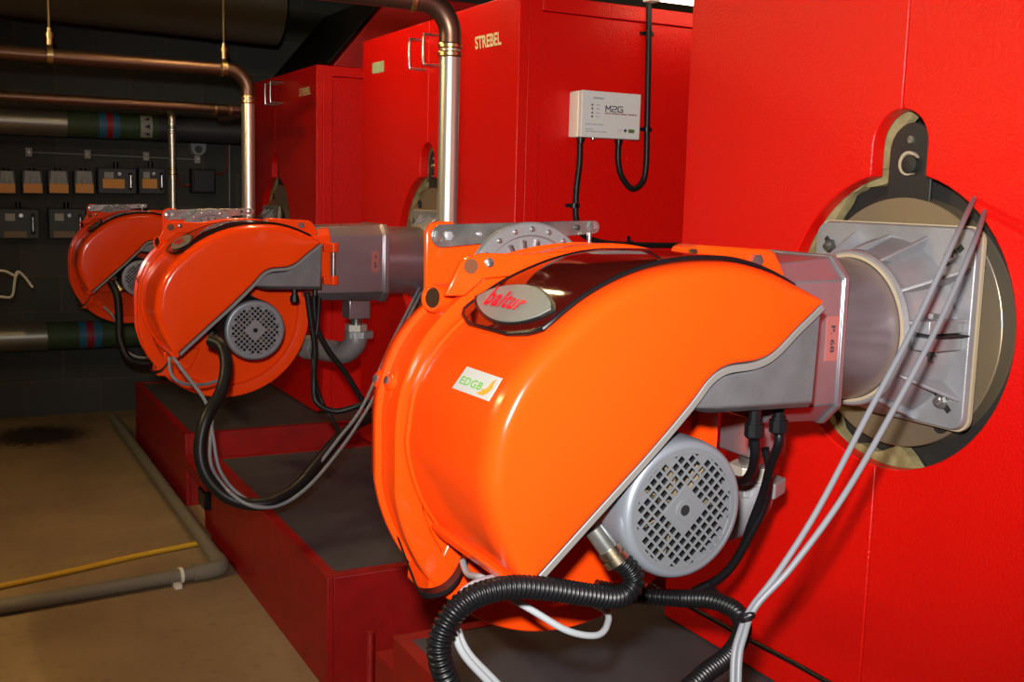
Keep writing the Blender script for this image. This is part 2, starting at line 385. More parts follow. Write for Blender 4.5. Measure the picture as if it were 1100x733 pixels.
cz = cbox()
def saddle(p, ax, r, parent):
    # two-lug clip: half ring across the conduit
    m = MB(); p = Vector(p)
    if ax == 'z': m.box(p.x-.028, p.x+.028, YS-.004, YS, p.z-.006, p.z+.006); m.lathe((p.x, YS-.012, p.z-.008), (0, 0, 1), [(0, r+.004), (.016, r+.004)], 16)
    else: m.box(p.x-.006, p.x+.006, YS-.004, YS, p.z-.028, p.z+.028); m.lathe((p.x-.008, YS-.012, p.z), (1, 0, 0), [(0, r+.004), (.016, r+.004)], 16)
    m.build('clip', BLACK, parent)
def pts_y(Y, L): return [at('y', Y, u, v) for u, v in L]
yy = YS-.014
c = thing('conduit', at('y', yy, 623, 155), 'black flexible conduit dropping from the left of the white control box and bending right', 'conduit')
MB().tube(catmull(pts_y(yy, [(623, 153), (622.5, 175), (619.5, 200), (618.5, 220), (619, 236), (624, 250), (640, 259), (665, 262.5), (700, 263.5), (740, 264), (770, 265)]), 6), .0105, 12).build('conduit_run', CONP, c)
saddle(at('y', yy, 617, 221), 'z', .0105, c); saddle(at('y', yy, 677, 262.5), 'x', .0105, c)
c = thing('conduit', at('y', yy, 696, 60), 'black flexible conduit looping up from the right of the white control box to the ceiling', 'conduit')
MB().tube(catmull(pts_y(yy, [(664.5, 153), (664, 172), (668, 190), (679, 203), (690, 196), (694, 178), (695, 140), (696, 90), (697, 40), (697, 0), (698, -60)]), 6), .0105, 12).build('conduit_run', CONP, c)
saddle(at('y', yy, 695, 139), 'z', .0105, c); saddle(at('y', yy, 697, 36), 'z', .0105, c)

# hood and duct above the far boiler
A = [at('y', 5.75, 322, 62), at('y', 5.75, 378, 60), at('y', 5.75, 386, 24), at('y', 5.75, 374, 26)]
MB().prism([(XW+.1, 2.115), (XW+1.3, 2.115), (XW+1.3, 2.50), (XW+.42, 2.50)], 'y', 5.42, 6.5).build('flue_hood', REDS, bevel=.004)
hood = bpy.data.objects['flue_hood']; tag(hood, 'sloping hood on top of the farthest boiler, its slope black and its sides red', 'hood')
MB().loft([[(XW+.085, y, 2.125), (XW+.405, y, 2.51), (XW+.398, y, 2.516), (XW+.078, y, 2.131)] for y in (5.44, 6.5)]).build('slope_cover', BLACK, hood)
def duct(name, a, b, r, label, m=DUCT, bands=0):
    t = thing(name, a, label, 'duct'); a, b = Vector(a), Vector(b); L = (b-a).length
    MB().cyl(a, b, r, 40).build('duct_body', m, t)
    for k in range(bands):
        p = a.lerp(b, (k+.5)/bands); MB().lathe(p, b-a, [(0, r+.004), (.02, r+.004)], 40).build('duct_band', m, t)
    return t
duct('insulated_duct', (-2.5, 6.3, 2.62), (1.75, 6.3, 2.52), .22, 'thick dark brown insulated duct high along the ceiling, the lower one', bands=6)
duct('insulated_duct', (-2.5, 7.0, 2.98), (3.0, 7.0, 2.98), .24, 'thick dark insulated duct highest up, close under the ceiling', bands=6)

# ------------------------------------------------------------------ plinths
def plinth(x0, x1, y0, y1, z, label):
    p = thing('boiler_plinth', ((x0+x1)/2, (y0+y1)/2, 0), label, 'plinth', None)
    w = .034
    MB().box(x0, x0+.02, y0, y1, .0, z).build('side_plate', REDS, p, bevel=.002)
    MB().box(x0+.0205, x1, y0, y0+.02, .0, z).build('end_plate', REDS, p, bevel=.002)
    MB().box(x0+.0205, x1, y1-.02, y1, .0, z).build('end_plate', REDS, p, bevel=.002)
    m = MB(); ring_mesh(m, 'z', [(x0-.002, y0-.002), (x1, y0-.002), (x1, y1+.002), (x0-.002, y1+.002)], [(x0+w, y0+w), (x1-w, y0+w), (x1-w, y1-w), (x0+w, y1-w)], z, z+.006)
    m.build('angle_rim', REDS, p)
    MB().box(x0+.021, x1-.021, y0+.021, y1-.021, .02, z-.001).build('concrete_fill', SCREEN, p)
    MB().box(x0+w, x1-w, y0+w, y1-w, z-.0008, z+.003).build('top_slab', SCREEN, p)
    return p
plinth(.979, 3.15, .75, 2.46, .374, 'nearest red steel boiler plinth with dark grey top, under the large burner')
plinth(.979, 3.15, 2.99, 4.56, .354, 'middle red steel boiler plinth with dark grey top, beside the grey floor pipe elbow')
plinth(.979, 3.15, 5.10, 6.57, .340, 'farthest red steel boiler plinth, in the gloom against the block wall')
# levelling foot gear in the gap
t = thing('levelling_bracket', (1.01, 2.56, 0), 'red angle bracket on the far corner of the nearest plinth', 'bracket')
MB().box(.985, 1.10, 2.47, 2.60, .27, .282).build('bracket_top', REDS, t, bevel=.001)
MB().box(.985, .997, 2.47, 2.60, 0, .27).build('bracket_web', REDS, t, bevel=.001)
MB().box(1.09, 1.10, 2.47, 2.60, 0, .27).build('bracket_web', REDS, t, bevel=.001)
t = thing('anchor_bolt', (1.045, 2.80, 0), 'red painted threaded rod standing upright in the gap between two plinths', 'threaded rod')
MB().tube([(1.045, 2.80, 0), (1.045, 2.80, .25)], .011, 12, rib=.14, pitch=.005).build('rod', REDS, t)
MB().hexbolt((1.045, 2.80, .03), (0, 0, 1), .022, .016).build('nut', REDS, t)
MB().box(1.0, 1.09, 2.755, 2.845, 0, .03).build('foot_plate', REDS, t, bevel=.002)
t = thing('channel_bracket', (.985, 4.72, 0), 'small dark red channel bracket between the middle and farthest plinths', 'bracket')
MB().box(.965, 1.03, 4.60, 5.09, .20, .25).build('channel', REDS, t, bevel=.002)
MB().box(.960, .990, 4.60, 4.74, .12, .19).build('black_foot', BLACK, t, bevel=.002)
MB().box(.990, 1.03, 4.60, 4.74, 0, .20).build('bracket_leg', REDS, t)

# ------------------------------------------------------------------ burner
Y0 = 1.30
def c3(L, n=6, closed=False): return [(p.x, p.y) for p in catmull([(a, b, 0) for a, b in L], n, closed)]
# left and top of the cover, from bottom tip round to right tip (x, z)
COV = [(.720, .947), (.706, .960), (.678, 1.008), (.660, 1.061), (.654, 1.095), (.656, 1.123), (.664, 1.175), (.681, 1.215), (.701, 1.247), (.726, 1.275), (.754, 1.299), (.785, 1.324), (.825, 1.351), (.874, 1.375), (.924, 1.392), (.976, 1.402), (1.031, 1.406), (1.087, 1.404), (1.139, 1.393), (1.182, 1.378), (1.225, 1.358), (1.248, 1.346)]
LOW = [(1.246, 1.337), (1.232, 1.325), (1.199, 1.300), (1.155, 1.264), (1.119, 1.250), (1.064, 1.245), (1.03, 1.228), (.997, 1.192), (.925, 1.122), (.831, 1.038), (.742, .958)]
covL = c3(COV, 5); lowL = c3(LOW, 5)
def resample(L, n):
    C = [0]
    for a, b in zip(L, L[1:]): C.append(C[-1]+math.dist(a, b))
    out = []
    for i in range(n):
        t = C[-1]*i/(n-1); j = max(k for k in range(len(C)-1) if C[k] <= t+1e-12); w = (t-C[j])/(C[j+1]-C[j])
        out.append((L[j][0]+(L[j+1][0]-L[j][0])*w, L[j][1]+(L[j+1][1]-L[j][1])*w))
    return out
LOWR = resample(lowL + [(.733, .949)], len(covL))
COVER = covL + LOWR
def cover_weight(i):
    p = COVER[i]; w = 1.0 if i < len(covL) else .34
    for tp, rad in (((1.25, 1.342), .075), ((.722, .945), .07)):
        w = min(w, .22+.78*min(1, math.dist(p, tp)/rad)**1.3)
    return w
CWT = [cover_weight(i) for i in range(len(COVER))]
DX, DZ, DR = .97, 1.052, .321
def casing_outline():
    L = [(.651, 1.11), (.653, 1.14), (.659, 1.175), (.672, 1.212), (.690, 1.248), (.714, 1.279), (.742, 1.306), (.775, 1.332), (.818, 1.358), (.868, 1.381), (.92, 1.396), (.976, 1.405), (1.031, 1.409), (1.087, 1.406), (1.139, 1.396), (1.182, 1.381), (1.225, 1.361)]
    L = c3(L, 4)
    L += [(1.27, 1.338), (1.315, 1.335), (1.315, 1.17), (1.285, 1.125)]
    L += circle(DX, DZ, DR, 60, math.radians(8), math.radians(-172), True)
    return L
CAS = casing_outline()
def surf_s(x0):                       # outline position index helper
    return x0
SEG = list(zip(covL, covL[1:]))
CUM = [0]
for a, b in SEG: CUM.append(CUM[-1]+math.dist(a, b))
def surf(s, y, off=0.):
    s = max(0, min(CUM[-1]-1e-6, s)); i = max(j for j in range(len(SEG)) if CUM[j] <= s)
    a, b = Vector(SEG[i][0]), Vector(SEG[i][1]); t = (s-CUM[i])/(CUM[i+1]-CUM[i]); p = a.lerp(b, t)
    def nr(k):
        k = max(0, min(len(SEG)-1, k)); q = Vector(SEG[k][1])-Vector(SEG[k][0]); q.normalize(); return Vector((-q.y, q.x))
    n = (nr(i)*(1-abs(t-.5))+ (nr(i+1) if t > .5 else nr(i-1))*abs(t-.5)); n.normalize()
    p = p+n*off; return Vector((p.x, y, p.y))
def inv(u, v, lo=1.27, hi=1.9):
    d = ray(u, v); best = None
    for i, (a, b) in enumerate(SEG):
        ex, ez = b[0]-a[0], b[1]-a[1]; det = d.x*(-ez)+ex*d.z
        if abs(det) < 1e-12: continue
        rx, rz = a[0]-CAM.x, a[1]-CAM.z
        t = (rx*(-ez)+ex*rz)/det; w = (d.x*rz-d.z*rx)/det
        if -1e-6 <= w <= 1+1e-6 and t > 0:
            y = CAM.y+t*d.y
            if lo < y < hi and (best is None or t < best[0]): best = (t, CUM[i]+w*(CUM[i+1]-CUM[i]), y)
    return (best[1], best[2]) if best else None

def make_burner(label):
    b = thing('burner', (1.0, 1.575, 1.05), label, 'burner', None)
    V3 = lambda poly, y: [(p[0], y, p[1]) for p in poly]
    # ---- cover
    prof = [(1.300, -.024), (1.3015, -.017), (1.306, -.010), (1.314, -.0045), (1.325, -.0012), (1.338, 0), (1.347, 0), (1.349, -.0018), (1.590, -.0018), (1.593, .002), (1.604, .002)]
    r = [V3(offset(COVER, d, CWT if y < 1.348 else None), y) for y, d in prof]
    mbc = MB().loft(r, cap=False); mbc.add(r[-1], [tuple(range(len(r[-1])))])
    up, dn, rows = r[0][:len(covL)], r[0][len(covL):][::-1], []
    for f_ in (0, .04, .12, .25, .4, .6, .75, .88, .96, 1):       # gently crowned front face
        rows.append([(a[0]+(c_[0]-a[0])*f_, a[1]-.0035*math.sin(PI*f_)*min(1, math.dist(a, c_)/.1), a[2]+(c_[2]-a[2])*f_) for a, c_ in zip(up, dn)])
    mbc.loft(rows, cap=False, closed=False)
    cov = mbc.build('cover', ORANGE, b, smooth=32, weld=True)
    # ledge along the lower left corner of the cover
    MB().loft([[(.712, y, .958), (.700, y, .952), (.716, y, .930), (.735, y, .934), (.735, y, .955)] for y in (1.312, 1.603)]).build('cover_lip', ORANGE, cov, bevel=.003)
    # ---- grey tray behind the cover: thin edge along the slope + box at right
    low = LOWR
    lo2 = offset(COVER, .0115)[len(covL):]
    seam = [p for p in low]; k = len(seam)
    trip = MB().loft([[(a[0], y, a[1]) for a in seam]+[(c_[0], y, c_[1]) for c_ in lo2[:k]][::-1] for y in (1.306, 1.50)])
    trip.build('tray_edge', mat('tray_edge_grey', (.22, .21, .20), .5, metal=.3), b, smooth=30, bevel=.0015)
    gb = [(1.256, 1.333), (1.225, 1.308), (1.197, 1.284), (1.150, 1.248), (1.118, 1.234), (1.062, 1.229), (1.022, 1.212), (.990, 1.184)]
    g2 = [(1.052, 1.168), (1.262, 1.164)]
    tray = MB().loft([[(p[0], 1.316, p[1]) for p in gb+[(1.055, 1.180), (1.250, 1.176)]], [(p[0], 1.335, p[1]) for p in gb+g2], [(p[0], 1.50, p[1]) for p in gb+[(1.075, 1.160), (1.262, 1.158)]]])
    tray.build('terminal_tray', ALUD, b, smooth=20, bevel=.003)
    # ---- fan casing
    prof = [(1.630, -.062), (1.630, -.040), (1.618, -.034), (1.613, -.010), (1.613, .006), (1.616, .009), (1.634, .009), (1.637, -.006), (1.712, -.004), (1.714, .006), (1.724, .006), (1.726, -.003), (1.772, -.009), (1.797, -.024), (1.81, -.045)]
    cas = MB().loft([V3(offset(CAS, d), y) for y, d in prof]).build('fan_casing', ORANGE, b, smooth=32)
    MB().loft([V3(offset(COVER, -.008), y) for y in (1.60, 1.632)]).build('seam_gasket', DARK, cas)
    for (u, v, ys) in ((410, 408, 1.738), (427, 412.5, 1.690)):
        s = inv(u, v)[0]; p = surf(s, ys, 0); n = (surf(s, ys, .01)-p).normalized()
        MB().lathe(p-n*.004, n, [(0, .017), (.012, .015), (.013, .012)], 24).build('screw_lug', ORANGE, cas)
        MB().hexbolt(p+n*.009, n, .0075, .005).build('lug_bolt', STEEL, cas)
        up = surf(s+.035, ys, 0); dn = surf(s-.035, ys, 0)
        MB().loft([[p+n*.008+Vector((0, -.014, 0)), p+n*.008+Vector((0, .014, 0)), up+Vector((0, .002, 0)), up-Vector((0, .002, 0))], [p-n*.006+Vector((0, -.014, 0)), p-n*.006+Vector((0, .014, 0)), up-n*.006+Vector((0, .002, 0)), up-n*.006-Vector((0, .002, 0))]]).build('lug_web', ORANGE, cas)
        MB().loft([[p+n*.008+Vector((0, -.012, 0)), p+n*.008+Vector((0, .012, 0)), dn+Vector((0, .002, 0)), dn-Vector((0, .002, 0))], [p-n*.006+Vector((0, -.012, 0)), p-n*.006+Vector((0, .012, 0)), dn-n*.006+Vector((0, .002, 0)), dn-n*.006-Vector((0, .002, 0))]]).build('lug_web', ORANGE, cas)
    # ear at lower left of the casing
    p0 = at('y', 1.69, 447, 628)
    MB().prism([(p0.x+.03, p0.z+.10), (p0.x-.004, p0.z+.03), (p0.x-.006, p0.z), (p0.x+.03, p0.z-.004), (p0.x+.12, p0.z+.02), (p0.x+.16, p0.z+.1)], 'y', 1.62, 1.722).build('casing_ear', ORANGE, b, bevel=.006)
    MB().hexbolt((p0.x+.012, 1.62, p0.z+.014), (0, -1, 0), .006, .006).build('ear_screw', STEEL, b)
    sp = catmull([at('y', 1.66, 428, 580), at('y', 1.64, 441, 615), at('y', 1.60, 452, 637), at('y', 1.575, 474, 636), at('y', 1.565, 490, 622), at('y', 1.565, 500, 600)], 8)
    m = MB(); m.loft([[p+Vector((0, -.006, .003)), p+Vector((.004, .02, .003)), p+Vector((.006, .02, -.005)), p+Vector((0, -.006, -.005))] for p in sp])
    m.build('rubber_seal', BLACK, b, smooth=50)
    # ---- sight glass on the casing
    a = at('y', 1.665, 463.5, 320); e = at('y', 1.60, 505, 309)
    d = Vector((.90, .40, -.12)).normalized()
    MB().lathe(a, d, [(.006, .015), (0, .0185), (0, .0225), (.008, .0245), (.11, .032)], 32, cap=False).build('sight_tube', ORANGE, b)
    MB().lathe(a, d, [(.003, .0185), (.007, .0185)], 28).build('sight_glass', mat('sight_glass', (.03, .015, .008), .08), b)
    # ---- lifting lug with hole
    Q = [(478, 318), (496, 281), (506, 275), (520, 272), (560, 273), (640, 268), (640, 288), (520, 300), (500, 318)]
    yl = 1.60
    pts = [at('y', yl, *q) for q in Q]
    hc = at('y', yl, 505.5, 286)
    lug = MB().loft([[(p.x, yy_, p.z) for p in pts] for yy_ in (yl, yl+.012)]); lug.build('lifting_lug', ORANGE, b, bevel=.003)
    MB().lathe((hc.x, yl-.0012, hc.z), (0, -1, 0), [(0, .0125), (.0015, .0125), (.0015, .0105)], 24).build('lug_hole', mat('lug_hole_brown', (.12, .035, .01), .6), b)
    for (u, v) in ((525, 282),):
        p = at('y', yl, u, v); MB().lathe((p.x, yl, p.z), (0, -1, 0), [(0, .008), (.004, .008), (.006, .005)], 16).build('screw', STEEL, b)
    # ---- bracket plate
    yb = 1.80
    Q = [(457, 345), (457.5, 250), (462, 241), (470, 238), (486, 238), (492, 244), (530, 246), (545, 262), (545, 345)]
    pts = [at('y', yb, *q) for q in Q]
    MB().loft([[(p.x, y, p.z) for p in pts] for y in (yb, yb+.012)]).build('bracket_plate', ORANGE, b, bevel=.003)
    # ---- link bar
    yk = yb-.012
    def barpoly(u0, v0, u1, v1, r0, r1):
        A = at('y', yk, u0, v0); B_ = at('y', yk, u1, v1); pts = []
        ang = math.atan2(B_.z-A.z, B_.x-A.x)
        for i in range(13): t = ang+PI/2+PI*i/12; pts.append((A.x+r0*math.cos(t), A.z+r0*math.sin(t)))
        for i in range(13): t = ang-PI/2+PI*i/12; pts.append((B_.x+r1*math.cos(t), B_.z+r1*math.sin(t)))
        return pts
    bp = barpoly(474, 253.5, 637, 244, .0205, .0125)
    bar = MB().loft([[(p[0], y, p[1]) for p in bp] for y in (yk-.004, yk)]).build('link_bar', STEEL, b, bevel=.001)
    for (u, v, r_, m_) in ((471, 254, .011, STEEL), (481.5, 253.5, .009, ALU), (515, 251.5, .004, ALU), (619.5, 244.5, .005, BLKM), (635.5, 243.5, .010, STEEL)):
        p = at('y', yk-.004, u, v); MB().lathe((p.x, yk-.0035, p.z), (0, -1, 0), [(0, r_), (.005, r_), (.006, r_*.7)], 6 if r_ > .008 else 16).build('bar_bolt', m_, bar)
    # ---- adjusting cam disc
    yc = 1.72; cx, cz, cr = .938, 1.327, .1235
    cd = MB().lathe((cx, yc, cz), (0, 1, 0), [(-.006, cr-.022), (-.006, cr-.026), (.0, cr-.026), (0, .001), (.0, .001)], 64)
    cam = MB().lathe((cx, yc, cz), (0, 1, 0), [(.0, .02), (.0, cr-.026), (-.006, cr-.023), (-.006, cr-.003), (-.003, cr), (.012, cr)], 72).build('cam_disc', mat('cam_grey', (.20, .195, .20), .45, metal=.35, bump=.3, bscale=150), b)
    for k in range(9):
        t = math.radians(18+18*k); p = (cx+(cr-.0125)*math.cos(t), yc-.006, cz+(cr-.0125)*math.sin(t))
        MB().lathe(p, (0, -1, 0), [(0, .0052), (.003, .0048), (.0042, .002)], 14).build('cam_screw', STEEL, cam)
        t2 = math.radians(27+18*k) if k < 8 else None
        if t2:
            rad = Vector((math.cos(t2), 0, math.sin(t2))); tan = Vector((-math.sin(t2), 0, math.cos(t2)))
            MB().obox(Vector((cx, yc-.001, cz))+rad*.074+tan*.002, rad*.019, tan*.0022, Vector((0, .004, 0))).build('cam_slot', STEEL, cam)
            MB().obox(Vector((cx, yc-.0005, cz))+rad*.072-tan*.0022, rad*.018, tan*.0024, Vector((0, .0025, 0))).build('cam_groove', BLKM, cam)
    ln = at('y', yk-.02, 633, 250)
    MB().lathe(ln, (0, 0, -1), [(0, .0045), (.02, .0045), (.02, .008), (.03, .008), (.03, .0045), (.07, .0045)], 12).build('link_rod', STEEL, b)
    # ---- head: orange hinge flange + octagonal casting + tube
    hy, hz = 1.575, 1.262
    def octo(x, wy, hz0, hz1, ch, cy=hy):
        return [(x, cy-wy, hz0+ch), (x, cy-wy, hz1-ch), (x, cy-wy+ch, hz1), (x, cy+wy-ch, hz1), (x, cy+wy, hz1-ch), (x, cy+wy, hz0+ch), (x, cy+wy-ch, hz0), (x, cy-wy+ch, hz0)]
    MB().loft([octo(1.20, .155, 1.175, 1.385, .03), octo(1.268, .160, 1.170, 1.392, .03)]).build('head_flange', ORANGE, b, smooth=20, bevel=.006)
    head = MB().loft([octo(1.269, .152, 1.112, 1.392, .03), octo(1.404, .152, 1.105, 1.402, .038), octo(1.405, .157, 1.100, 1.407, .038), octo(1.416, .157, 1.100, 1.407, .038), octo(1.417, .150, 1.107, 1.400, .038)]).build('head_casting', HEADM, b, smooth=20, bevel=.004)
    MB().lathe((1.415, hy, hz-.006), (1, 0, 0), [(0, .145), (.01, .138), (.28, .138)], 64).build('blast_tube', HEADM, b, smooth=50)
    # orange hinge bracket on top
    yh = 1.44
    Q = [(738, 274), (741, 266), (748, 263), (822, 267.5), (828, 271), (838, 292), (838, 310), (742, 300)]
    pts = [at('y', yh, *q) for q in Q]
    hb = MB().loft([[(p.x, y, p.z) for p in pts] for y in (yh-.012, yh+.05)]).build('hinge_bracket', ORANGE, b, bevel=.004)
    for (u, v, r_, m_) in ((743, 271.5, .0075, BFIT), (811.5, 280, .012, STEEL)):
        p = at('y', yh-.012, u, v); MB().hexbolt((p.x, yh-.0115, p.z), (0, -1, 0), r_, .008).build('hinge_bolt', m_, hb)
    # hinge pin and knuckles (near face of the head)
    hx = 1.275; hyn = hy-.152-.018
    MB().cyl((hx, hyn, 1.18), (hx, hyn, 1.33), .010, 16).build('hinge_pin', STEEL, b)
    for z in (1.175, 1.300):
        MB().lathe((hx, hyn, z), (0, 0, 1), [(0, .019), (.035, .019)], 20).box(1.235, hx, hyn-.008, hyn+.018, z+.002, z+.033).build('hinge_knuckle', ORANGE, b, bevel=.002)
    # tag plates
    MB().box(1.372, 1.40, hy-.1545, hy-.1515, 1.222, 1.302).build('tag_plate', PINK, b, smooth=0)
    vs, fs = glyphs('P. 68', bold=.02)
    MB().add([(1.381+.010*bb, hy-.1552, 1.285-.048*aa) for aa, bb in vs], fs).build('tag_lettering', INK, b, smooth=0)
    # ---- mounting flange with ribs
    fx = 1.672
    def rsq(x, hw, hh, r):
        L = []
        for cy_, cz_, a0 in ((hy+hw-r, hz+.008+hh-r, 0), (hy-hw+r, hz+.008+hh-r, 90), (hy-hw+r, hz+.008-hh+r, 180), (hy+hw-r, hz+.008-hh+r, 270)):
            for i in range(7):
                t = math.radians(a0+15*i); L.append((x, cy_+r*math.cos(t), cz_+r*math.sin(t)))
        return L
    MB().loft([rsq(fx+.013, .211, .193, .03), rsq(fx+.020, .211, .193, .03), ]).build('flange_gasket', GASK, b)
    fl = MB().loft([rsq(fx, .205, .188, .03), rsq(fx+.012, .208, .191, .03)]).build('flange_plate', ALU, b, bevel=.002)
    MB().lathe((1.570, hy, hz-.006), (1, 0, 0), [(0, .141), (0, .150), (.006, .153), (.012, .150), (.03, .150), (.102, .178)], 64, cap=False).build('flange_collar', ALU, fl, smooth=40)
    MB().lathe((1.568, hy, hz-.006), (1, 0, 0), [(0, .139), (0, .1455), (.004, .1455), (.004, .139)], 64, cap=False).build('collar_ring', GASK, fl)
    for k, dg in enumerate((8, 32, 62, 90, 118, 148, 172, 212, 242, 270, 298, 328)):
        t = math.radians(dg); c_, s_ = math.cos(t), math.sin(t); R1 = min(.196/max(1e-6, abs(c_)), .178/max(1e-6, abs(s_)), .235)
        tn = Vector((0, -s_, c_))*.0035; o = Vector((0, hy, hz)); rad = Vector((0, c_, s_))
        tri = [o+rad*.149+Vector((1.575, 0, 0)), o+rad*R1+Vector((fx-.004, 0, 0)), o+rad*R1+Vector((fx+.001, 0, 0)), o+rad*.14+Vector((fx+.001, 0, 0))]
        MB().loft([[p+tn for p in tri], [p-tn for p in tri]]).build('rib', ALU, fl, bevel=.0015)
    for sy, sz in ((1, 1), (-1, 1), (-1, -1), (1, -1)):
        c_ = Vector((fx-.001, hy+sy*.158, hz+.008+sz*.138)); dr = Vector((0, sy*.72, sz*.7)).normalized(); tn = Vector((1, 0, 0)).cross(dr)
        MB().obox(c_, dr*.025, tn*.0052, Vector((.002, 0, 0))).build('bolt_slot', BLKM, fl)
        MB().lathe(c_-Vector((.002, 0, 0)), (-1, 0, 0), [(0, .016), (.003, .016), (.003, .011), (.011, .011), (.013, .007), (.018, .006)], 6).build('flange_bolt', STEEL, fl)
    # clamp and split line at the right
    MB().box(1.60, fx+.002, hy-.205, hy-.145, hz-.002, hz+.0015).build('split_line', BLKM, fl)
    for z in (.016, -.016):
        MB().box(1.585, fx, hy-.190, hy-.150, hz+z-.0125, hz+z+.0125).build('clamp_lug', ALU, fl, bevel=.002)
    MB().lathe((1.615, hy-.172, hz-.05), (0, 0, 1), [(0, .006), (.012, .006), (.012, .010), (.022, .010), (.022, .006), (.08, .006), (.08, .010), (.09, .010)], 6).build('clamp_bolt', STEEL, fl)
    # ---- motor
    mx_, mz_ = 1.008, 1.020
    mt = sub_group('motor', b)
    MB().lathe((mx_, 1.631, mz_), (0, -1, 0), [(0, .118), (.012, .118), (.014, .098), (.20, .098)], 48).build('motor_body', SILV, mt)
    m = MB()
    for k in range(28):
        t = 2*PI*k/28; c_, s_ = math.cos(t), math.sin(t)
        m.obox((mx_+.103*c_, 1.51, mz_+.103*s_), Vector((c_, 0, s_))*.007, Vector((-s_, 0, c_))*.0014, (0, .075, 0))
    m.build('cooling_fin', SILV, mt)
    MB().lathe((mx_, 1.43, mz_), (0, -1, 0), [(0, .104), (.0, .112), (.083, .112), (.099, .1105), (.106, .107), (.1085, .102), (.1085, .0985), (.105, .0985)], 72, cap=False).build('fan_cowl', SILV, mt, smooth=50)
    MB().lathe((mx_, 1.36, mz_), (0, -1, 0), [(0, .1), (.004, .1)], 32).build('cowl_interior', DARK, mt)
    mf = MB()
    for k in range(7):
        t = 2*PI*k/7; c_, s_ = math.cos(t), math.sin(t)
        mf.obox((mx_+.045*c_, 1.35, mz_+.045*s_), Vector((c_, 0, s_))*.03, Vector((-s_*.4, .9, c_*.4)).normalized()*.008, Vector((-s_, -.3, c_)).normalized()*.001)
    mf.build('fan_blade', mat('fan_tan', (.16, .12, .07), .6), mt)
    # perforated grille: square mesh on the diagonal within the rim, solid diamond at the middle
    g = MB(); gy, gh = 1.3245, .0012; Rg = .0985; pt = .0142; bw = .0019; e1 = Vector((1, 0, 1)).normalized(); e2 = Vector((-1, 0, 1)).normalized(); cc = Vector((mx_, gy, mz_))
    Rh = .088
    for k in range(-7, 8):
        o_ = (k+.0)*pt
        if abs(o_) >= Rg: continue
        hl = math.sqrt(max(0, (Rh+.004)**2-o_*o_))
        if hl < .004: continue
        g.obox(cc+e2*o_, e1*hl, e2*bw, (0, gh, 0)); g.obox(cc+e1*o_+Vector((0, .0004, 0)), e2*hl, e1*bw, (0, gh, 0))
    # stepped solid rim: fill lattice cells whose centre lies outside the hole field
    for i in range(-8, 8):
        for j in range(-8, 8):
            a_, b_ = (i+.5)*pt, (j+.5)*pt
            r_ = math.hypot(a_, b_)
            if Rh-.006 < r_ and r_ < Rg-.008: g.obox(cc+e1*a_+e2*b_+Vector((0, .0002, 0)), e1*pt*.5, e2*pt*.5, (0, gh, 0))
    ring_mesh(g, 'y', circle(mx_, mz_, .0988, 64), circle(mx_, mz_, .0900, 64), gy-.0022, gy+.0015)
    g.build('fan_grille', mat('grille_grey', (.22, .23, .25), .42, metal=.45), mt, smooth=0)
    dm = MB(); dd = pt*2.0
    outer = [(mx_+(e1.x*a_+e2.x*b_), mz_+(e1.z*a_+e2.z*b_)) for a_, b_ in [(dd*math.copysign(min(1, abs(math.cos(t))*1.42), math.cos(t)), dd*math.copysign(min(1, abs(math.sin(t))*1.42), math.sin(t))) for t in [2*PI*i/32 for i in range(32)]]]
    ring_mesh(dm, 'y', outer, circle(mx_, mz_, .0065, 32, math.radians(45), math.radians(45)+2*PI), gy-.0022, gy+.001); dm.build('grille_boss', MATS['grille_grey'], mt, smooth=0)
    MB().lathe((mx_, gy-.0015, mz_), (0, -1, 0), [(0, .0085), (.0012, .0085)], 24).build('boss_hole', DARK, mt, smooth=0)
    MB().lathe((mx_, gy-.0015, mz_), (0, -1, 0), [(0, .0085), (.002, .0090), (.002, .0165), (0, .0175)], 32, cap=False).build('boss_washer', MATS['grille_grey'], mt)
    return b, mt
burner1, motor1 = make_burner('nearest and largest orange gas burner, its silver motor grille facing the camera')
b = burner1
# ---- smoked window, badge and sticker on the curved top of the cover
def interp(T, x):
    for (a, b), (c_, d) in zip(T, T[1:]):
        if x <= c_: t = (x-a)/(c_-a); return b+(d-b)*t
    return T[-1][1]
def on_cover(name, outline, off, thick, m, parent, bevel=0., smooth=30):
    """closed outline in (s, y), wrapped on the cover with a thickness"""
    top = [surf(s, y, off) for s, y in outline]; bot = [surf(s, y, off-thick) for s, y in outline]
    return MB().loft([bot, top]).build(name, m, parent, bevel=bevel, smooth=smooth)
def sgrid(name, s0, s1, ya, yb, off, thick, m, parent, n=60, k=10):
    """grid patch between y borders ya(s), yb(s)"""
    mb = MB(); T = []; B_ = []
    for i in range(n+1):
        s_ = s0+(s1-s0)*i/n; a, c_ = ya(s_), yb(s_)
        for j in range(k+1):
            y = a+(c_-a)*j/k; dome = math.sin(PI*j/k)**.5*.003
            T.append(surf(s_, y, off+dome)); B_.append(surf(s_, y, off-thick))
    fs = []; w = k+1; N = len(T)
    for i in range(n):
        for j in range(k):
            q = (i*w+j, i*w+j+1, (i+1)*w+j+1, (i+1)*w+j); fs.append(q); fs.append(tuple(N+x for x in q[::-1]))
    for i in range(n):
        for j in (0, k): fs.append((i*w+j, (i+1)*w+j, N+(i+1)*w+j, N+i*w+j))
    for j in range(k):
        for i in (0, n): fs.append((i*w+j, i*w+j+1, N+i*w+j+1, N+i*w+j))
    mb.add(T+B_, fs); return mb.build(name, m, parent, smooth=50)
WT = [inv(*p) for p in ((491, 339), (510, 323), (540, 303), (580, 287), (612, 276.5), (640, 270.5))]
YBK = [(.404, 1.614), (.55, 1.588), (.66, 1.575), (.76, 1.50), (.86, 1.40), (.905, 1.345)]
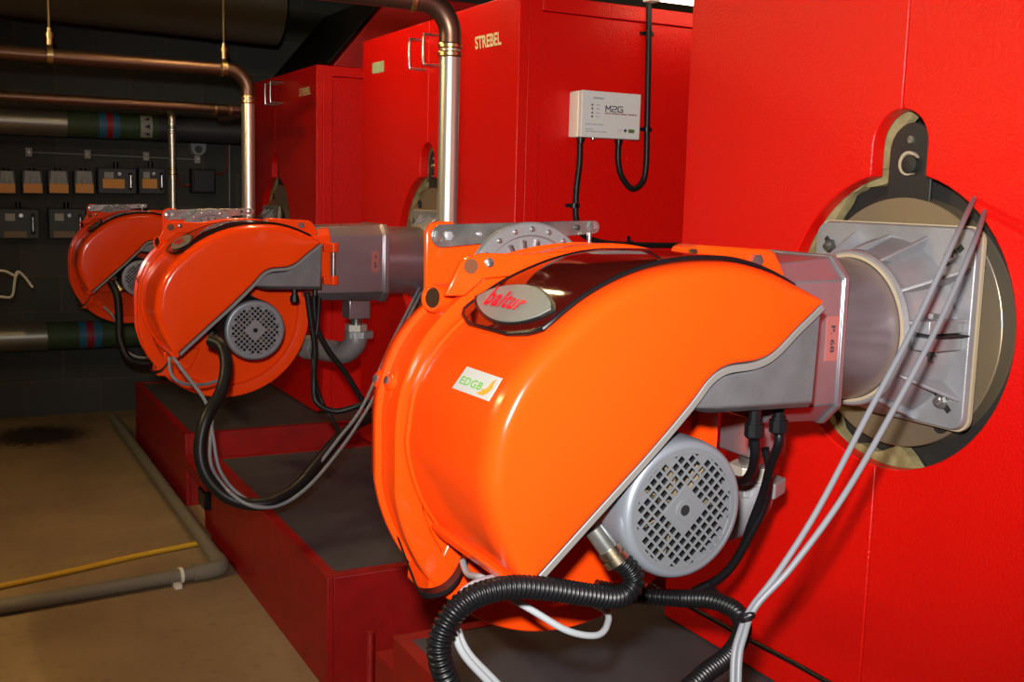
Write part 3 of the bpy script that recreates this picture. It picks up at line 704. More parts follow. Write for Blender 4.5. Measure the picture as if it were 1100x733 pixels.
S_TIP = inv(533, 357)[0]
def wfront(s_):
    t = (s_-S_TIP)/.028
    return 1.345 if t >= 1 else 1.345+.075*(1-math.sqrt(max(0, t)))
def wback(s_):
    t = (s_-S_TIP)/.025
    base = interp(YBK, max(s_, .404))
    return base if t >= 1 else base-.06*(1-math.sqrt(max(0, t)))
win = sgrid('smoked_window', S_TIP, .90, wfront, wback, .006, .008, SMOKE, b)
tag(win, 'dark red see-through window')
N = 40; loop = [surf(S_TIP+(.90-S_TIP)*i/N, wfront(S_TIP+(.90-S_TIP)*i/N)-.001, .0045) for i in range(N+1)]+[surf(S_TIP+(.90-S_TIP)*i/N, wback(S_TIP+(.90-S_TIP)*i/N)+.001, .0045) for i in range(N, -1, -1)]
MB().tube(loop+[loop[0]], .0038, 8).build('window_seal', BLACK, win)
def lens(k, n=20):
    C0, hl, hh = (.444, 1.482), .117*k, .041*k; out = []
    L = (C0[0]-.004*k, C0[1]+hl); R_ = (C0[0]+.002*k, C0[1]-hl)
    for i in range(n): t = i/n; y = L[1]+(R_[1]-L[1])*t; w = math.sin(PI*t**.8)**.75; out.append((L[0]+(R_[0]-L[0])*t+hh*w, y))
    for i in range(n): t = i/n; y = R_[1]+(L[1]-R_[1])*t; w = math.sin(PI*t**.8)**.75; out.append((R_[0]+(L[0]-R_[0])*t-hh*w, y))
    return out
rim = on_cover('badge_rim', lens(1.10), .0105, .006, BLACK, win)
bd = on_cover('badge', lens(1.0), .0125, .004, BADGE, win)
Q = [inv(*p) for p in ((523, 334), (561, 341), (576, 327), (538, 315.5))]
def tmap(Q, off):
    def f(a, b_):
        lo = (Q[0][0]+(Q[1][0]-Q[0][0])*a, Q[0][1]+(Q[1][1]-Q[0][1])*a); hi = (Q[3][0]+(Q[2][0]-Q[3][0])*a, Q[3][1]+(Q[2][1]-Q[3][1])*a)
        return surf(lo[0]+(hi[0]-lo[0])*b_, lo[1]+(hi[1]-lo[1])*b_, off)
    return f
lettering('badge_lettering', 'baltur', tmap(Q, .0134), BRED, win, bold=.036, space=1.13)
q = [inv(*p) for p in ((486, 417), (524, 431), (540, 407), (502, 394))]
st = on_cover('sticker', q, .0006, .002, WHITE, b, smooth=0); tag(st, 'white sticker with green letters and an orange flame')
tq = lambda a0, a1, b0, b1: [tuple((q[0][i]*(1-a)+q[1][i]*a)*(1-b_)+(q[3][i]*(1-a)+q[2][i]*a)*b_ for i in (0, 1)) for a, b_ in ((a0, b0), (a1, b0), (a1, b1), (a0, b1))]
lettering('sticker_lettering', 'EDGB', tmap(tq(.09, .70, .27, .60), .0016), GREEN, b, bold=.012, space=1.08)
fq = tmap(tq(.66, .97, .12, .9), .0018)
fl_ = [(0, .05), (.2, .0), (.6, .02), (.85, .25), (.95, .55), (.8, .75), (.85, 1), (.62, .8), (.6, .5), (.45, .3), (.25, .35), (.3, .18)]
MB().add([fq(*p) for p in fl_], [tuple(range(len(fl_)))]).build('sticker_flame', FLAME, b, smooth=0)

# metal conduit gland at the sloping edge of the cover
g0 = at('y', 1.36, 638, 568); g1 = at('y', 1.335, 664, 604); gd = (g1-g0).normalized(); gl = (g1-g0).length
gl_ = MB().lathe(g0, gd, [(0, .0165), (gl*.62, .0165), (gl*.62, .0145)], 28).build('gland_sleeve', STEEL, b)
MB().lathe(g0+gd*gl*.6, gd, [(0, .019), (.010, .019), (.011, .0165), (.013, .0165), (.014, .0205), (.026, .0205), (.028, .017)], 28).build('gland_nut', mat('gland_nickel', (.5, .42, .3), .3, metal=1.), gl_)
# cable glands under the grey tray
for (u, v, yv) in ((811, 449, 1.352), (837, 445, 1.40)):
    p = at('y', yv, u, v)
    MB().lathe((p.x, yv, 1.17), (0, 0, -1), [(0, .010), (1.17-p.z+.004, .010), (1.17-p.z+.004, .0125), (1.17-p.z+.010, .0125), (1.17-p.z+.010, .0165), (1.17-p.z+.030, .0165), (1.17-p.z+.034, .012)], 10).build('cable_gland', BLACK, b)
# gas inlet under the head
gy_ = 1.60
gin = sub_group('gas_inlet', b)
gx = 1.372
MB().box(gx-.045, gx+.045, gy_-.045, gy_+.045, 1.02, 1.115).build('inlet_block', HEADM, gin, bevel=.004)
MB().lathe((gx, gy_, 1.02), (0, 0, -1), [(0, .024), (.03, .024)], 28).build('inlet_neck', STEEL, gin)
MB().lathe((gx, gy_, .995), (0, 0, -1), [(0, .045), (.030, .045)], 6).build('union_nut', mat('union_pale', (.55, .53, .46), .4, metal=.5), gin, smooth=0, bevel=.002)
el = [(gx, gy_, .965), (gx, gy_, .93), (gx-.012, gy_+.02, .895), (gx-.03, gy_+.055, .872), (gx-.05, gy_+.10, .868), (gx-.10, gy_+.22, .868)]
MB().tube(catmull(el, 6), .046, 28).build('inlet_elbow', ALU, gin)
MB().lathe((gx+.012, gy_, .968), (0, 0, -1), [(0, .060), (.030, .060), (.032, .048)], 6).build('elbow_collar', ALU, gin, smooth=0, bevel=.003)
MB().lathe((gx-.10, gy_+.22, .868), (-.45, .9, 0), [(0, .052), (.05, .052), (.05, .045), (.2, .045)], 32).build('gas_valve', ALU, gin)

# ------------------------------------------------------------------ copies of the burner further down the row
def kids(o): return [c for c in bpy.data.objects if c.parent == o]
def copy_tree(o, parent=None):
    c = o.copy(); COL.objects.link(c)
    if parent: c.parent = parent
    for ch in kids(o):
        if not ch.name.startswith('sticker'): copy_tree(ch, c)
    return c
def place(root, d, k):
    # burner moved by d, and a touch smaller: seen from the camera it is scaled about the lens
    p = CAM+(Vector(burner1.location)+Vector(d)-CAM)*k
    root.location = p; root.scale = (k, k, k)
src = list(bpy.data.objects)
burner2 = copy_tree(burner1); burner3 = copy_tree(burner1)
K2, K3 = .945, .90
place(burner2, (0, 2.60, -.04), K2); place(burner3, (.04, 5.40, -.08), K3)
burner2['label'] = 'middle orange gas burner with dark motor, between the large burner and the farthest one'
burner3['label'] = 'farthest and smallest orange gas burner, in front of the switch boxes on the back wall'
for r_, dx, dh in ((burner2, .123, .15), (burner3, .17, .10)):
    for c in kids(r_):
        n_ = c.name.split('.')[0]
        if n_ == 'flange_plate': c.scale.x = .5; c.location.x = .679*.5+dx
        if n_ == 'flange_gasket': c.location.x += dx
        if n_ == 'blast_tube': k_ = 1+(dx+.02)/.29; c.scale.x = k_; c.location.x = .415*(1-k_)
        if n_ == 'head_casting': k_ = 1+dh/.148; c.scale.x = k_; c.location.x = .269*(1-k_)
        if n_ in ('hinge_pin', 'hinge_knuckle', 'head_flange'): c.location.x += .055
        if n_ in ('tag_plate', 'tag_lettering', 'gas_inlet'): c.location.x += dh*.8
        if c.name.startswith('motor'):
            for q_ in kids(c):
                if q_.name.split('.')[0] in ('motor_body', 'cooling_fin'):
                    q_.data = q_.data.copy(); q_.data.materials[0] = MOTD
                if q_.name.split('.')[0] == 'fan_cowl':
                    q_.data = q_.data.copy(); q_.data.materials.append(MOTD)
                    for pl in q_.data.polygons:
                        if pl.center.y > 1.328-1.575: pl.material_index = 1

# ------------------------------------------------------------------ pipes
def vpipe(name, Y, el_px, low_px, left_px, r, zlow, label, m=NICK):
    """vertical drop with an elbow and a horizontal run to the left"""
    E = at('y', Y, *el_px); L = at('y', Y, *low_px); H = at('y', Y, *left_px); L.z = zlow
    x = (E.x+L.x)/2+0; t = thing(name, (L.x, Y, L.z), label, 'pipe')
    rb = r*3.0; zt = H.z
    MB().cyl((L.x, Y, L.z), (L.x, Y, zt-rb-.03), r, 32).build('drop_leg', m, t)
    arc = [(L.x-rb+rb*math.cos(a), Y, zt-rb+rb*math.sin(a)) for a in [PI/2*i/12 for i in range(13)]]
    arc = [(L.x, Y, zt-rb-.035)]+arc+[(L.x-rb-.02, Y, zt)]
    MB().tube(arc, r*1.06, 28).build('elbow', COPPER if m is NICK else m, t)
    for dz in (.0, .022): MB().lathe((L.x, Y, zt-rb-.035-dz), (0, 0, 1), [(0, r*1.05), (.004, r*1.2), (.012, r*1.2), (.016, r*1.05)], 32).build('press_ring', BFIT, t)
    MB().lathe((L.x-rb-.02, Y, zt), (-1, 0, 0), [(0, r*1.05), (.004, r*1.2), (.012, r*1.2), (.016, r*1.05)], 32).build('press_ring', BFIT, t)
    MB().cyl((L.x-rb-.01, Y, zt), (-3.4, Y, zt+.0), r, 28).build('horizontal_run', COPPER, t)
    return t
vpipe('gas_pipe', 2.75, (480, 40), (480, 240), (450, 0), .028, .50, 'shiny vertical gas pipe with elbow at the top, behind the largest burner')
vpipe('gas_pipe', 5.1, (267, 95), (267, 220), (250, 75), .030, .75, 'shiny vertical gas pipe with elbow, behind the middle burner')
A = at('y', 5.3, 256, 118)
t = thing('copper_pipe', (A.x, 5.3, A.z), 'dull copper pipe running level just below the longer elbowed one', 'pipe')
MB().cyl((A.x, 5.3, A.z), (-3.4, 5.3, A.z), .022, 24).build('pipe_run', COPPER, t)
for dx in (0, .07): MB().lathe((A.x-.03-dx, 5.3, A.z), (-1, 0, 0), [(0, .023), (.004, .028), (.014, .028), (.018, .023)], 24).build('press_ring', BFIT, t)
MB().tube(catmull([(A.x-.001, 5.3, A.z), (A.x+.05, 5.31, A.z), (A.x+.075, 5.36, A.z), (A.x+.08, 5.45, A.z), (A.x+.08, 6.0, A.z)], 5), .0235, 20).build('elbow', COPPER, t)
B_ = at('y', 7.0, 184, 270); Tp = at('y', 7.0, 184.5, 132)
t = thing('steel_pipe', (B_.x, 7.0, B_.z), 'thin shiny vertical pipe against the back wall, behind the farthest burner', 'pipe')
MB().cyl((Tp.x, 7.0, B_.z), (Tp.x, 7.0, Tp.z), .022, 20).build('drop_leg', NICK, t)
MB().tube(catmull([(Tp.x, 7.0, Tp.z-.001), (Tp.x, 7.0, Tp.z+.04), (Tp.x, 7.03, Tp.z+.07), (Tp.x, 7.10, Tp.z+.08), (Tp.x, 7.30, Tp.z+.08)], 5), .0235, 16).build('elbow', NICK, t)
for z in (.02, .05, .27, .30): MB().lathe((Tp.x, 7.0, Tp.z-z), (0, 0, -1), [(0, .022), (.003, .028), (.012, .028), (.015, .022)], 20).build('press_ring', BFIT if z > .2 else STEEL, t)
# hanger rods
for (u0, u1, v1, Y, lab) in ((53, 53.5, 68, 5.1, 'thin brassy hanger rod dropping from the ceiling to the copper pipe at the far left'), (241, 240.5, 74, 5.1, 'thin dark hanger rod dropping to the copper pipe close to its elbow')):
    P1 = at('y', Y, u1, v1); P1.z = at('y', 5.1, 250, 75).z+.035; t = thing('hanger_rod', P1, lab, 'rod')
    MB().cyl((P1.x, Y, P1.z), (P1.x, Y, 3.3), .005, 10).build('rod', mat('dull_rod', (.16, .12, .06), .5, metal=.6), t)
    MB().lathe((P1.x, Y, P1.z+.01), (0, 0, 1), [(0, .014), (.03, .014), (.03, .018), (.05, .018), (.05, .010), (.07, .010)], 16).build('coupling', BFIT, t)
    MB().lathe((P1.x-.012, Y, P1.z-.030), (1, 0, 0), [(0, .031), (0, .036), (.024, .036), (.024, .031)], 32, cap=False).build('pipe_ring', BFIT, t)
# insulated pipes on the back wall
def lagged(Y, vL, vR, uR, r, cuts, label, lab=None):
    a = at('y', Y, 0, vL); t = thing('insulated_pipe', (a.x, Y, a.z), label, 'pipe')
    z = a.z; xs = [(-3.4, ALCL)]+[(at('y', Y, u, vL).x, m) for u, m in cuts]+[(at('y', Y, uR, vL).x, None)]
    for (x0, m), (x1, _) in zip(xs, xs[1:]):
        rr = r*(1.03 if m is ALCL else 1.0 if m is GRNP else 1.012)
        MB().cyl((x0, Y, z), (x1, Y, z), rr, 40).build({'aluminium_cladding': 'cladding', 'green_insulation': 'green_lagging'}.get(m.name, 'identification_band' if m in (BLUE, RBAND) else 'lagging'), m, t)
    if lab:
        x0 = at('y', Y, lab, vL).x; n = 8; V = []
        for i in range(n+1):
            a_ = PI*1.05+PI*.75*i/n
            V += [(x0, Y+r*1.02*math.cos(a_ - 0)*1, z), ]
        m = MB(); rings = [[(x, Y-r*1.02*math.cos(a_), z+r*1.02*math.sin(a_)) for a_ in [-.9+1.9*i/10 for i in range(11)]] for x in (x0, x0+.07)]
        m.loft(rings, cap=False, closed=False).build('arrow_label', mat('dim_white_label', (.3, .3, .28), .5), t)
        for k in range(3):
            a_ = -.55+.55*k; m = MB(); c_ = Vector((x0+.035, Y-r*1.03*math.cos(a_), z+r*1.03*math.sin(a_)))
            m.loft([[c_+Vector((-.015, 0, 0)), c_+Vector((.018, 0, .016)), c_+Vector((.018, 0, -.016))], [c_+Vector((-.015, -.002, 0)), c_+Vector((.018, -.002, .016)), c_+Vector((.018, -.002, -.016))]]).build('arrow', BLACK, t, smooth=0)
    return t
lagged(7.18, 129, 0, 258, .080, [(71, GRNP), (105, BLUE), (113, RBAND), (120, BLUE), (127, GRNP), (168, mat('dark_lagging', (.03, .03, .035), .5))], 'upper insulated pipe with silver cladding, green lagging and blue and red bands', 149)
lagged(7.18, 363, 0, 330, .085, [(50, GRNP), (84, BLUE), (92, RBAND), (100, BLUE), (108, GRNP), (222, ALCL)], 'lower insulated pipe with silver cladding and colour bands, at knee height along the wall')

# ------------------------------------------------------------------ electrical gear on the back wall
YW = 7.48
def wbox(name, u0, v0, u1, v1, dep, m, label, cat, group=None, Y=None):
    Yf = YW-dep; a = at('y', Yf, u0, v0); c_ = at('y', Yf, u1, v1)
    t = thing(name, ((a.x+c_.x)/2, YW, c_.z), label, cat, group)
    return t, a.x, c_.x, c_.z, a.z, Yf
names = ['far left edge of the photo', 'second of the four from the left', 'third of the four from the left', 'next to the large dark switch boxes']
for k, (u0, u1) in enumerate(((-3, 18), (23, 47), (51, 75), (79, 102))):
    t, x0, x1, z0, z1, Yf = wbox('isolator', u0, 183, u1, 209, .09, SWL, 'small grey rotary isolator box with orange label, ' + names[k], 'isolator', 'small isolators on the back wall')
    MB().box(x0, x1, Yf, YW-.001, z0, z1).build('housing', SWG, t, bevel=.006)
    w = x1-x0
    MB().loft([[(x0+.012, Yf-.012, z0+.05), (x1-.012, Yf-.012, z0+.05), (x1-.02, Yf-.012, z1-.004), (x0+.02, Yf-.012, z1-.004)], [(x0+.006, Yf-.0005, z0+.05), (x1-.006, Yf-.0005, z0+.05), (x1-.012, Yf-.0005, z1), (x0+.012, Yf-.0005, z1)]]).build('cover', SWL, t)
    MB().box(x0+.008, x1-.008, Yf-.016, Yf-.001, z0+.008, z0+.065).build('label_plate', SWO, t)
    MB().lathe(((x0+x1)/2, Yf-.012, z0+.085), (0, -1, 0), [(0, .022), (.012, .02), (.012, .012)], 20).build('knob', SWL, t)
    MB().obox(((x0+x1)/2, Yf-.03, z0+.085), (.006, 0, 0), (0, .008, 0), (0, 0, .02)).build('knob_grip', WHITE, t)
    MB().lathe(((x0+x1)/2, YW-.045, z1), (0, 0, 1), [(0, .02), (.015, .02)], 16).build('cable_entry', BLACK, t)
for k, (u0, v0, u1, v1, lab) in enumerate(((105, 180, 147, 209, 'dark switch-fuse box with orange plate and silver handle, upper row beside the small isolators'), (149, 180, 178, 209, 'narrower dark switch-fuse box beside the thin vertical pipe, upper row'), (-2, 224, 43, 257, 'dark switch-fuse box with silver handle at the far left, lower row'), (52, 224, 93, 257, 'dark switch-fuse box with silver handle left of the farthest burner, lower row'))):
    t, x0, x1, z0, z1, Yf = wbox('switch_box', u0, v0, u1, v1, .12, SWG, lab, 'switch box', 'large switch boxes on the back wall')
    MB().box(x0, x1, Yf, YW-.001, z0, z1).build('housing', SWG, t, bevel=.006)
    w, h = x1-x0, z1-z0
    MB().box(x0+w*.12, x1-w*.32, Yf-.006, Yf-.0005, z0+h*(.22 if k < 2 else .05), z0+h*(.58 if k < 2 else .26)).build('label_plate', SWO if k < 2 else mat('tan_plate', (.22, .15, .07), .5), t)
    MB().box(x0+w*.16, x0+w*.40, Yf-.006, Yf-.0005, z0+h*.60, z0+h*.84).build('white_label', WHITE, t)
    MB().lathe((x0+w*.55, Yf, z0+h*.78), (0, -1, 0), [(0, .014), (.01, .012)], 16).build('indicator', STEEL, t)
    MB().tube([(x1-w*.17, Yf-.002, z0+h*.2), (x1-w*.17, Yf-.03, z0+h*.28), (x1-w*.17, Yf-.03, z0+h*.72), (x1-w*.17, Yf-.002, z0+h*.8)], .011, 10).build('handle', STEEL, t)
    MB().lathe((x0+w*.5, YW-.06, z1), (0, 0, 1), [(0, .016), (.04, .016)], 12).build('cable_entry', BLACK, t)
t, x0, x1, z0, z1, Yf = wbox('junction_box', 206, 181, 232, 208, .10, SWG, 'plain black junction box right of the thin vertical pipe', 'junction box')
MB().box(x0, x1, Yf, YW-.001, z0, z1).build('housing', MOTD, t, bevel=.008); MB().box(x0+.01, x1-.01, Yf-.012, Yf-.0005, z0+.01, z1-.01).build('lid', MOTD, t, bevel=.004)
t, x0, x1, z0, z1, Yf = wbox('alarm_sounder', 204, 153, 223, 168, .07, SWL, 'small pale rounded box above the black junction box', 'sounder')
MB().loft([[(x0, YW-.001, z1), (x1, YW-.001, z1), (x1, YW-.001, z0+.03), (x1-.03, YW-.001, z0), (x0+.03, YW-.001, z0), (x0, YW-.001, z0+.03)], [(x0+.006, Yf, z1-.004), (x1-.006, Yf, z1-.004), (x1-.008, Yf, z0+.034), (x1-.034, Yf, z0+.006), (x0+.034, Yf, z0+.006), (x0+.008, Yf, z0+.034)]]).build('sounder_case', SWL, t, bevel=.005)
MB().lathe(((x0+x1)/2, Yf, (z0+z1)/2), (0, -1, 0), [(0, .025), (.006, .022)], 20).build('grille', SWG, t)
# surface conduit with spacer clips
a = at('y', 7.46, 31, 163.5); c_ = at('y', 7.46, 212, 171.5)
t = thing('wall_conduit', a, 'thin grey wire run with four pale clips above the row of isolators', 'conduit')
MB().cyl(a, c_, .006, 8).build('wire', mat('dim_grey_wire', (.2, .2, .19), .5), t)
for u, v in ((31, 163.5), (94, 165.8), (157, 168), (212, 171)):
    p = at('y', 7.455, u, v); MB().box(p.x-.02, p.x+.02, 7.445, YW-.001, p.z-.028, p.z+.028).build('clip', mat('pale_clip', (.3, .3, .28), .5), t, bevel=.004)
    MB().lathe((p.x, 7.445, p.z), (0, -1, 0), [(0, .008), (.005, .006)], 12).build('clip_screw', STEEL, t)
t = thing('trunking', at('y', 7.46, 246, 200), 'thin grey vertical conduit on the back wall near the elbowed gas pipe', 'conduit')
p0, p1 = at('y', 7.45, 247, 225), at('y', 7.45, 247, 150); MB().cyl((p0.x, 7.455, p0.z), (p0.x, 7.455, p1.z), .012, 12).build('conduit_tube', mat('dim_conduit', (.1, .1, .1), .4), t)
MB().box(p0.x-.03, p0.x+.03, 7.44, YW-.001, p1.z-.03, p1.z+.03).build('clip', SWG, t)
for k, (L, lab) in enumerate((([(231, 188), (242, 184), (244, 172), (243, 152)], 'thin red wire looping up from the right of the black junction box'), ([(190, 186), (194, 200), (206, 198)], 'short dark red wire entering the left of the black junction box'))):
    tag(MB().tube(catmull(pts_y(7.42, L), 5), .006, 6).build('red_wire', mat('dim_red_wire', (.16, .01, .01), .5)), lab, 'wire')
tag(MB().tube(catmull(pts_y(6.2, [(-8, 318), (2, 319), (13, 318), (16, 300), (19, 292), (26, 297), (35, 309)])+[], 5), .007, 6).build('bent_wire', mat('bright_wire', (.55, .55, .5), .5)), 'thin white bent wire in front of the block wall at the far left', 'wire')
tag(MB().tube(catmull(pts_y(6.2, [(-10, 292), (4, 291), (16, 296), (19, 293)]), 5), .007, 6).build('bent_wire', MATS['bright_wire']), 'upper strand of the pale wire at the far left edge, meeting the bent one', 'wire')

# ------------------------------------------------------------------ floor items
F = lambda u, v, z=.03: at('z', z, u, v)
t = thing('drain_pipe', (.93, 4.13, 0), 'dusty grey plastic pipe on the floor with an elbow beside the middle plinth', 'pipe')
e = Vector((.925, 4.10, .032)); far = Vector((.925, 7.10, .032)); lf = F(0, 652, .032); dl = (lf-e).normalized()
MB().cyl(e+Vector((0, .06, 0)), far, .026, 20).build('pipe_run', GPIPE, t); MB().cyl(e+dl*.06, e+dl*3.0, .026, 20).build('pipe_run', GPIPE, t)
MB().tube(catmull([e+Vector((0, .11, 0)), e+Vector((0, .05, 0)), e+Vector((-.014, .012, 0)), e+dl*.05, e+dl*.12], 6), .032, 20).build('elbow', GPIPE, t)
for dd_ in (.16, .20): MB().lathe(e+dl*dd_, dl, [(0, .026), (0, .031), (.012, .031), (.012, .026)], 20).build('clip', BOXW if dd_ < .17 else GPIPE, t)
MB().obox(e+dl*.19+Vector((0, 0, -.024)), dl*.012, Vector((-dl.y, dl.x, 0))*.055, (0, 0, .008)).build('clip_foot', BOXW, t)
y0, y1 = F(213, 584, .012), F(-40, 639, .012)
tag(MB().tube(catmull([y0, y0.lerp(y1, .3)+Vector((0, .01, 0)), y0.lerp(y1, .6), y1, y1+(y1-y0)], 6), .011, 10).build('yellow_tube', YEL), 'yellow tube lying across the floor behind the grey drain pipe', 'tube')

# ------------------------------------------------------------------ cables and hoses
def cable(name, L, r, m, label, cat, rib=0., pitch=.006, group=None, n=8):
    pts = [at('y', Y, u, v) if Y is not None else None for u, v, Y in L]
    c = MB().tube(catmull(pts, 7), r, 12, rib=rib, pitch=pitch).build(name, m, smooth=60)
    return tag(c, label, cat, group)
cable('flexible_hose', [(662, 600, 1.337), (676, 612, 1.33), (681, 628, 1.325), (664, 642, 1.32), (630, 639, 1.31), (590, 633, 1.30), (550, 631, 1.29), (512, 640, 1.28), (486, 660, 1.27), (472, 690, 1.27), (476, 720, 1.27), (492, 755, 1.28)], .0175, BLACK, 'black ribbed hose curling left under the cover of the largest burner', 'hose', rib=.22, pitch=.0084)
cable('flexible_hose', [(640, 632, 1.60), (672, 638, 1.585), (700, 641, 1.57), (730, 643, 1.53), (765, 645, 1.46), (792, 658, 1.40), (797, 680, 1.36), (783, 704, 1.33), (760, 722, 1.30), (742, 738, 1.28), (715, 760, 1.26)], .0165, BLACK, 'black ribbed hose bending down to the right below the silver motor', 'hose', rib=.22, pitch=.0084)
cable('white_cable', [(497, 604, 1.56), (503, 617, 1.50), (520, 622, 1.42), (545, 640, 1.40), (575, 658, 1.38), (610, 678, 1.36), (640, 683, 1.36), (652, 672, 1.38), (648, 655, 1.42), (600, 636, 1.5), (560, 634, 1.52)], .0055, WCAB, 'white cable looping below the largest burner and back', 'cable')
cable('white_cable', [(560, 620, 1.46), (530, 621, 1.40), (505, 630, 1.36), (492, 645, 1.34), (487, 670, 1.33), (496, 700, 1.32), (520, 728, 1.31), (545, 752, 1.30)], .0055, WCAB, 'white cable hanging behind the ribbed hose, the outer one of two', 'cable')
cable('white_cable', [(575, 628, 1.47), (540, 628, 1.42), (512, 636, 1.38), (495, 652, 1.36), (491, 672, 1.35), (502, 700, 1.34), (528, 728, 1.33), (555, 755, 1.32)], .0055, WCAB, 'white cable hanging behind the ribbed hose, the inner one of two', 'cable')
for k, (u, v, Y) in enumerate(((512, 629, 1.29), (520, 640, 1.285))): pass
def free(name, P, r, m, label, cat, rib=0., pitch=.006):
    return tag(MB().tube(catmull(P, 8), r, 12, rib=rib, pitch=pitch).build(name, m, smooth=60), label, cat)
def pxs(L): return [at('x', x, u, v) for u, v, x in L]
free('grey_cable', pxs([(1047, 212, 1.705), (1030, 248, 1.52), (985, 345, 1.40), (935, 440, 1.28), (880, 545, 1.16), (836, 615, 1.08), (806, 655, 1.03), (793, 685, 1.0), (788, 710, .985), (787, 760, .97)]), .0048, GCAB, 'grey cable drawn tight across the burner flange, the left of two', 'cable')
free('grey_cable', pxs([(1058, 226, 1.705), (1046, 262, 1.53), (1010, 345, 1.41), (960, 440, 1.29), (905, 535, 1.17), (850, 610, 1.08), (812, 652, 1.03), (799, 685, 1.0), (794, 710, .985), (793, 760, .97)]), .0048, GCAB, 'grey cable drawn tight across the burner flange, the right of two', 'cable')
# upper ends of the two cables run back to the boiler face
p = at('x', 1.005, 801, 664)
tie = MB().lathe(p+Vector((0, .0, .004)), (.2, -.3, -1), [(0, .012), (.0, .0135), (.005, .0135), (.005, .012)], 20, cap=False).build('cable_tie', BLACK); tag(tie, 'black cable tie holding the two tight grey cables together', 'cable tie')
cable('black_cable', [(811, 472, 1.352), (811, 490, 1.36), (807, 508, 1.40), (797, 517, 1.46), (780, 510, 1.52), (770, 490, 1.56)], .0085, BLACK, 'black cable curving from the left gland under the grey tray to behind the motor', 'cable')
cable('black_cable', [(837, 462, 1.40), (836, 478, 1.40), (828, 500, 1.43), (820, 530, 1.47), (808, 562, 1.50), (795, 595, 1.53), (775, 620, 1.56), (745, 636, 1.57)], .0085, BLACK, 'black cable hanging from the right gland past the gas elbow', 'cable')
cable('black_cable', [(822, 482, 1.47), (826, 505, 1.47), (822, 540, 1.48), (806, 575, 1.50), (785, 610, 1.53), (765, 628, 1.56), (772, 640, 1.56), (782, 648, 1.56)], .0075, BLACK, 'second black cable in the bunch beside the gas elbow', 'cable')
free('black_cable', [at('x', 1.683, u, v) for u, v in ((700, 628), (736, 649), (770, 668), (806, 688), (850, 711), (889, 733), (950, 768))], .006, BLACK, 'thin black cable running along the foot of the nearest boiler', 'cable')
# behind, at the middle burner
cable('flexible_hose', [(226, 366, 3.50), (238, 372, 3.46), (243, 392, 3.42), (238, 420, 3.38), (222, 448, 3.34), (215, 480, 3.32), (220, 508, 3.30), (238, 530, 3.28), (262, 541, 3.26), (290, 540, 3.25), (318, 524, 3.30), (342, 496, 3.38), (365, 470, 3.5), (390, 452, 3.6), (425, 440, 3.7)], .020, CONP, 'thick black hose sagging from the middle burner and looping right', 'hose')
cable('grey_cable', [(186, 384, 3.50), (200, 403, 3.46), (222, 434, 3.40), (229, 470, 3.36), (236, 505, 3.33), (255, 530, 3.28), (280, 541, 3.24), (310, 532, 3.28), (335, 508, 3.34), (365, 470, 3.42), (390, 436, 3.5), (420, 370, 3.7), (440, 330, 3.8), (455, 300, 3.9)], .0058, GCAB, 'grey cable sagging beside the thick black hose, the upper of two', 'cable')
cable('grey_cable', [(228, 452, 3.40), (226, 495, 3.35), (240, 522, 3.28), (268, 543, 3.23), (300, 543, 3.24), (330, 524, 3.28), (360, 490, 3.36), (385, 455, 3.44), (405, 420, 3.55), (430, 360, 3.7), (452, 315, 3.85)], .0058, GCAB, 'grey cable sagging beside the thick black hose, the lower of two', 'cable')
cable('grey_cable', [(182, 384, 3.52), (184, 402, 3.50), (196, 412, 3.50), (220, 413, 3.56), (240, 407, 3.60)], .0055, GCAB, 'short grey cable curving under the lower left of the middle burner', 'cable')
cable('black_cable', [(337, 318, 3.75), (340, 350, 3.75), (352, 375, 3.75), (372, 402, 3.75), (388, 428, 3.75), (400, 445, 3.75)], .010, CONP, 'black cable slanting right from below the middle burner head', 'cable')
cable('black_cable', [(330, 315, 3.72), (334, 345, 3.72), (338, 375, 3.72), (337, 410, 3.72), (340, 432, 3.7), (360, 442, 3.68), (385, 436, 3.66), (405, 430, 3.66)], .011, CONP, 'black cable hanging straight then turning right below the middle burner', 'cable')
cable('black_cable', [(343, 320, 3.74), (341, 350, 3.74), (336, 390, 3.72), (343, 425, 3.72), (356, 450, 3.7), (368, 470, 3.7)], .008, CONP, 'thinner black cable in the bunch below the middle burner', 'cable')
cable('flexible_hose', [(119, 303, 5.90), (126, 318, 5.86), (128, 345, 5.84), (129, 365, 5.82), (138, 385, 5.80), (156, 391, 5.8), (180, 388, 5.8)], .020, CONP, 'black hose hanging from the farthest burner', 'hose')
cable('grey_cable', [(112, 330, 5.9), (124, 344, 5.86), (130, 370, 5.82), (145, 383, 5.80), (165, 384, 5.8), (185, 382, 5.8)], .007, GCAB, 'grey cable hanging below the farthest burner', 'cable')

# ------------------------------------------------------------------ lamps, camera
def batten(x0, x1, y0, y1, z, label, lamp=None):
    t = thing('strip_light', ((x0+x1)/2, (y0+y1)/2, z), label, 'lamp')
    dx, dy = x1-x0, y1-y0
    MB().box(x0, x1, y0, y1, z+.03, z+.09).build('batten', BOXW, t, bevel=.004)
    a, b_ = ((x0+.02, (y0+y1)/2, z), (x1-.02, (y0+y1)/2, z)) if dx > dy else (((x0+x1)/2, y0+.02, z), ((x0+x1)/2, y1-.02, z))
    MB().cyl(a, b_, .016, 16).build('tube', lamp or LAMP, t)
    for p in (a, b_): MB().box(p[0]-.02, p[0]+.02, p[1]-.02, p[1]+.02, z-.02, z+.032).build('lamp_holder', BOXW, t)
    MB().box((x0+x1)/2-.02, (x0+x1)/2+.02, (y0+y1)/2-.02, (y0+y1)/2+.02, z+.09, 3.3).build('hanger', STEEL, t)
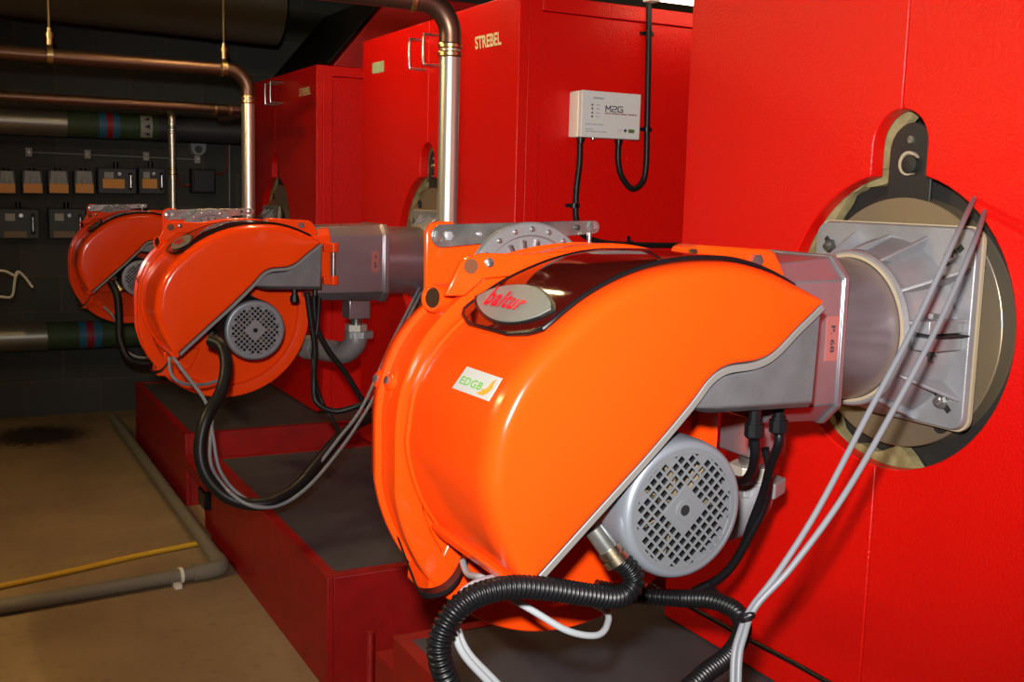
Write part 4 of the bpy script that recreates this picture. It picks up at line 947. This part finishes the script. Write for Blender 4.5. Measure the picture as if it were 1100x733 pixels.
batten(-1.34, -1.26, 2.7, 3.9, 2.40, 'fluorescent strip light hanging over the open aisle in front of the burners', mat('aisle_tube_glow', (.9, .85, .7), .5, emit=(1., .70, .32), estr=250.))
batten(1.14, 1.22, 3.55, 4.65, 2.72, 'fluorescent strip light high in front of the middle boiler')
q0 = at('y', 3.08, 700, 2)
batten(q0.x-.02, q0.x+.8, 3.04, 3.12, q0.z+.02, 'cream strip light above the gap between the two nearer boilers', mat('dim_tube_glow', (.9, .85, .7), .5, emit=(1., .8, .5), estr=6.))

GROUPS = {'burner': 'gas burners in the row', 'boiler': 'red boilers in the row', 'boiler_plinth': 'red boiler plinths', 'insulated_duct': 'ducts under the ceiling', 'insulated_pipe': 'insulated pipes on the back wall', 'conduit': 'black conduits on the middle boiler', 'gas_pipe': 'vertical gas pipes', 'hanger_rod': 'hanger rods', 'flexible_hose': 'black hoses at the burners', 'grey_cable': 'grey cables', 'white_cable': 'white cables', 'black_cable': 'black cables', 'strip_light': 'strip lights', 'red_wire': 'red wires on the back wall', 'bent_wire': 'pale wires at the far left'}
for o in bpy.data.objects:
    g_ = GROUPS.get(o.name.split('.')[0])
    if g_ and not o.parent: o['group'] = g_
fl = bpy.data.lights.new('flash', 'SPOT'); fl.energy = 405; fl.shadow_soft_size = .035; fl.color = (1, .97, .93); fl.spot_size = math.radians(78); fl.spot_blend = 1.0
fo = bpy.data.objects.new('flash', fl); fo.location = CAM+Uv*.15-Rv*.04-Fv*.03; COL.objects.link(fo)
fo.rotation_euler = (Fv*FOC+Rv*150+Uv*40).to_track_quat('-Z', 'Y').to_euler()
w = bpy.data.worlds.new('world'); S.world = w; w.use_nodes = True; w.node_tree.nodes['Background'].inputs[0].default_value = (.9, .8, .6, 1); w.node_tree.nodes['Background'].inputs[1].default_value = .018
cam = bpy.data.cameras.new('camera'); co = bpy.data.objects.new('camera', cam); COL.objects.link(co)
cam.sensor_fit = 'HORIZONTAL'; cam.sensor_width = 36; cam.lens = 36*FOC/1100; cam.clip_start = .05
M = Matrix((Rv, Uv, -Fv)).transposed().to_4x4(); M.translation = CAM; co.matrix_world = M
S.camera = co
S.view_settings.view_transform = 'Standard'; S.view_settings.look = 'None'; S.view_settings.gamma = 1; S.view_settings.use_curve_mapping = False
S.view_settings.exposure = 0.0
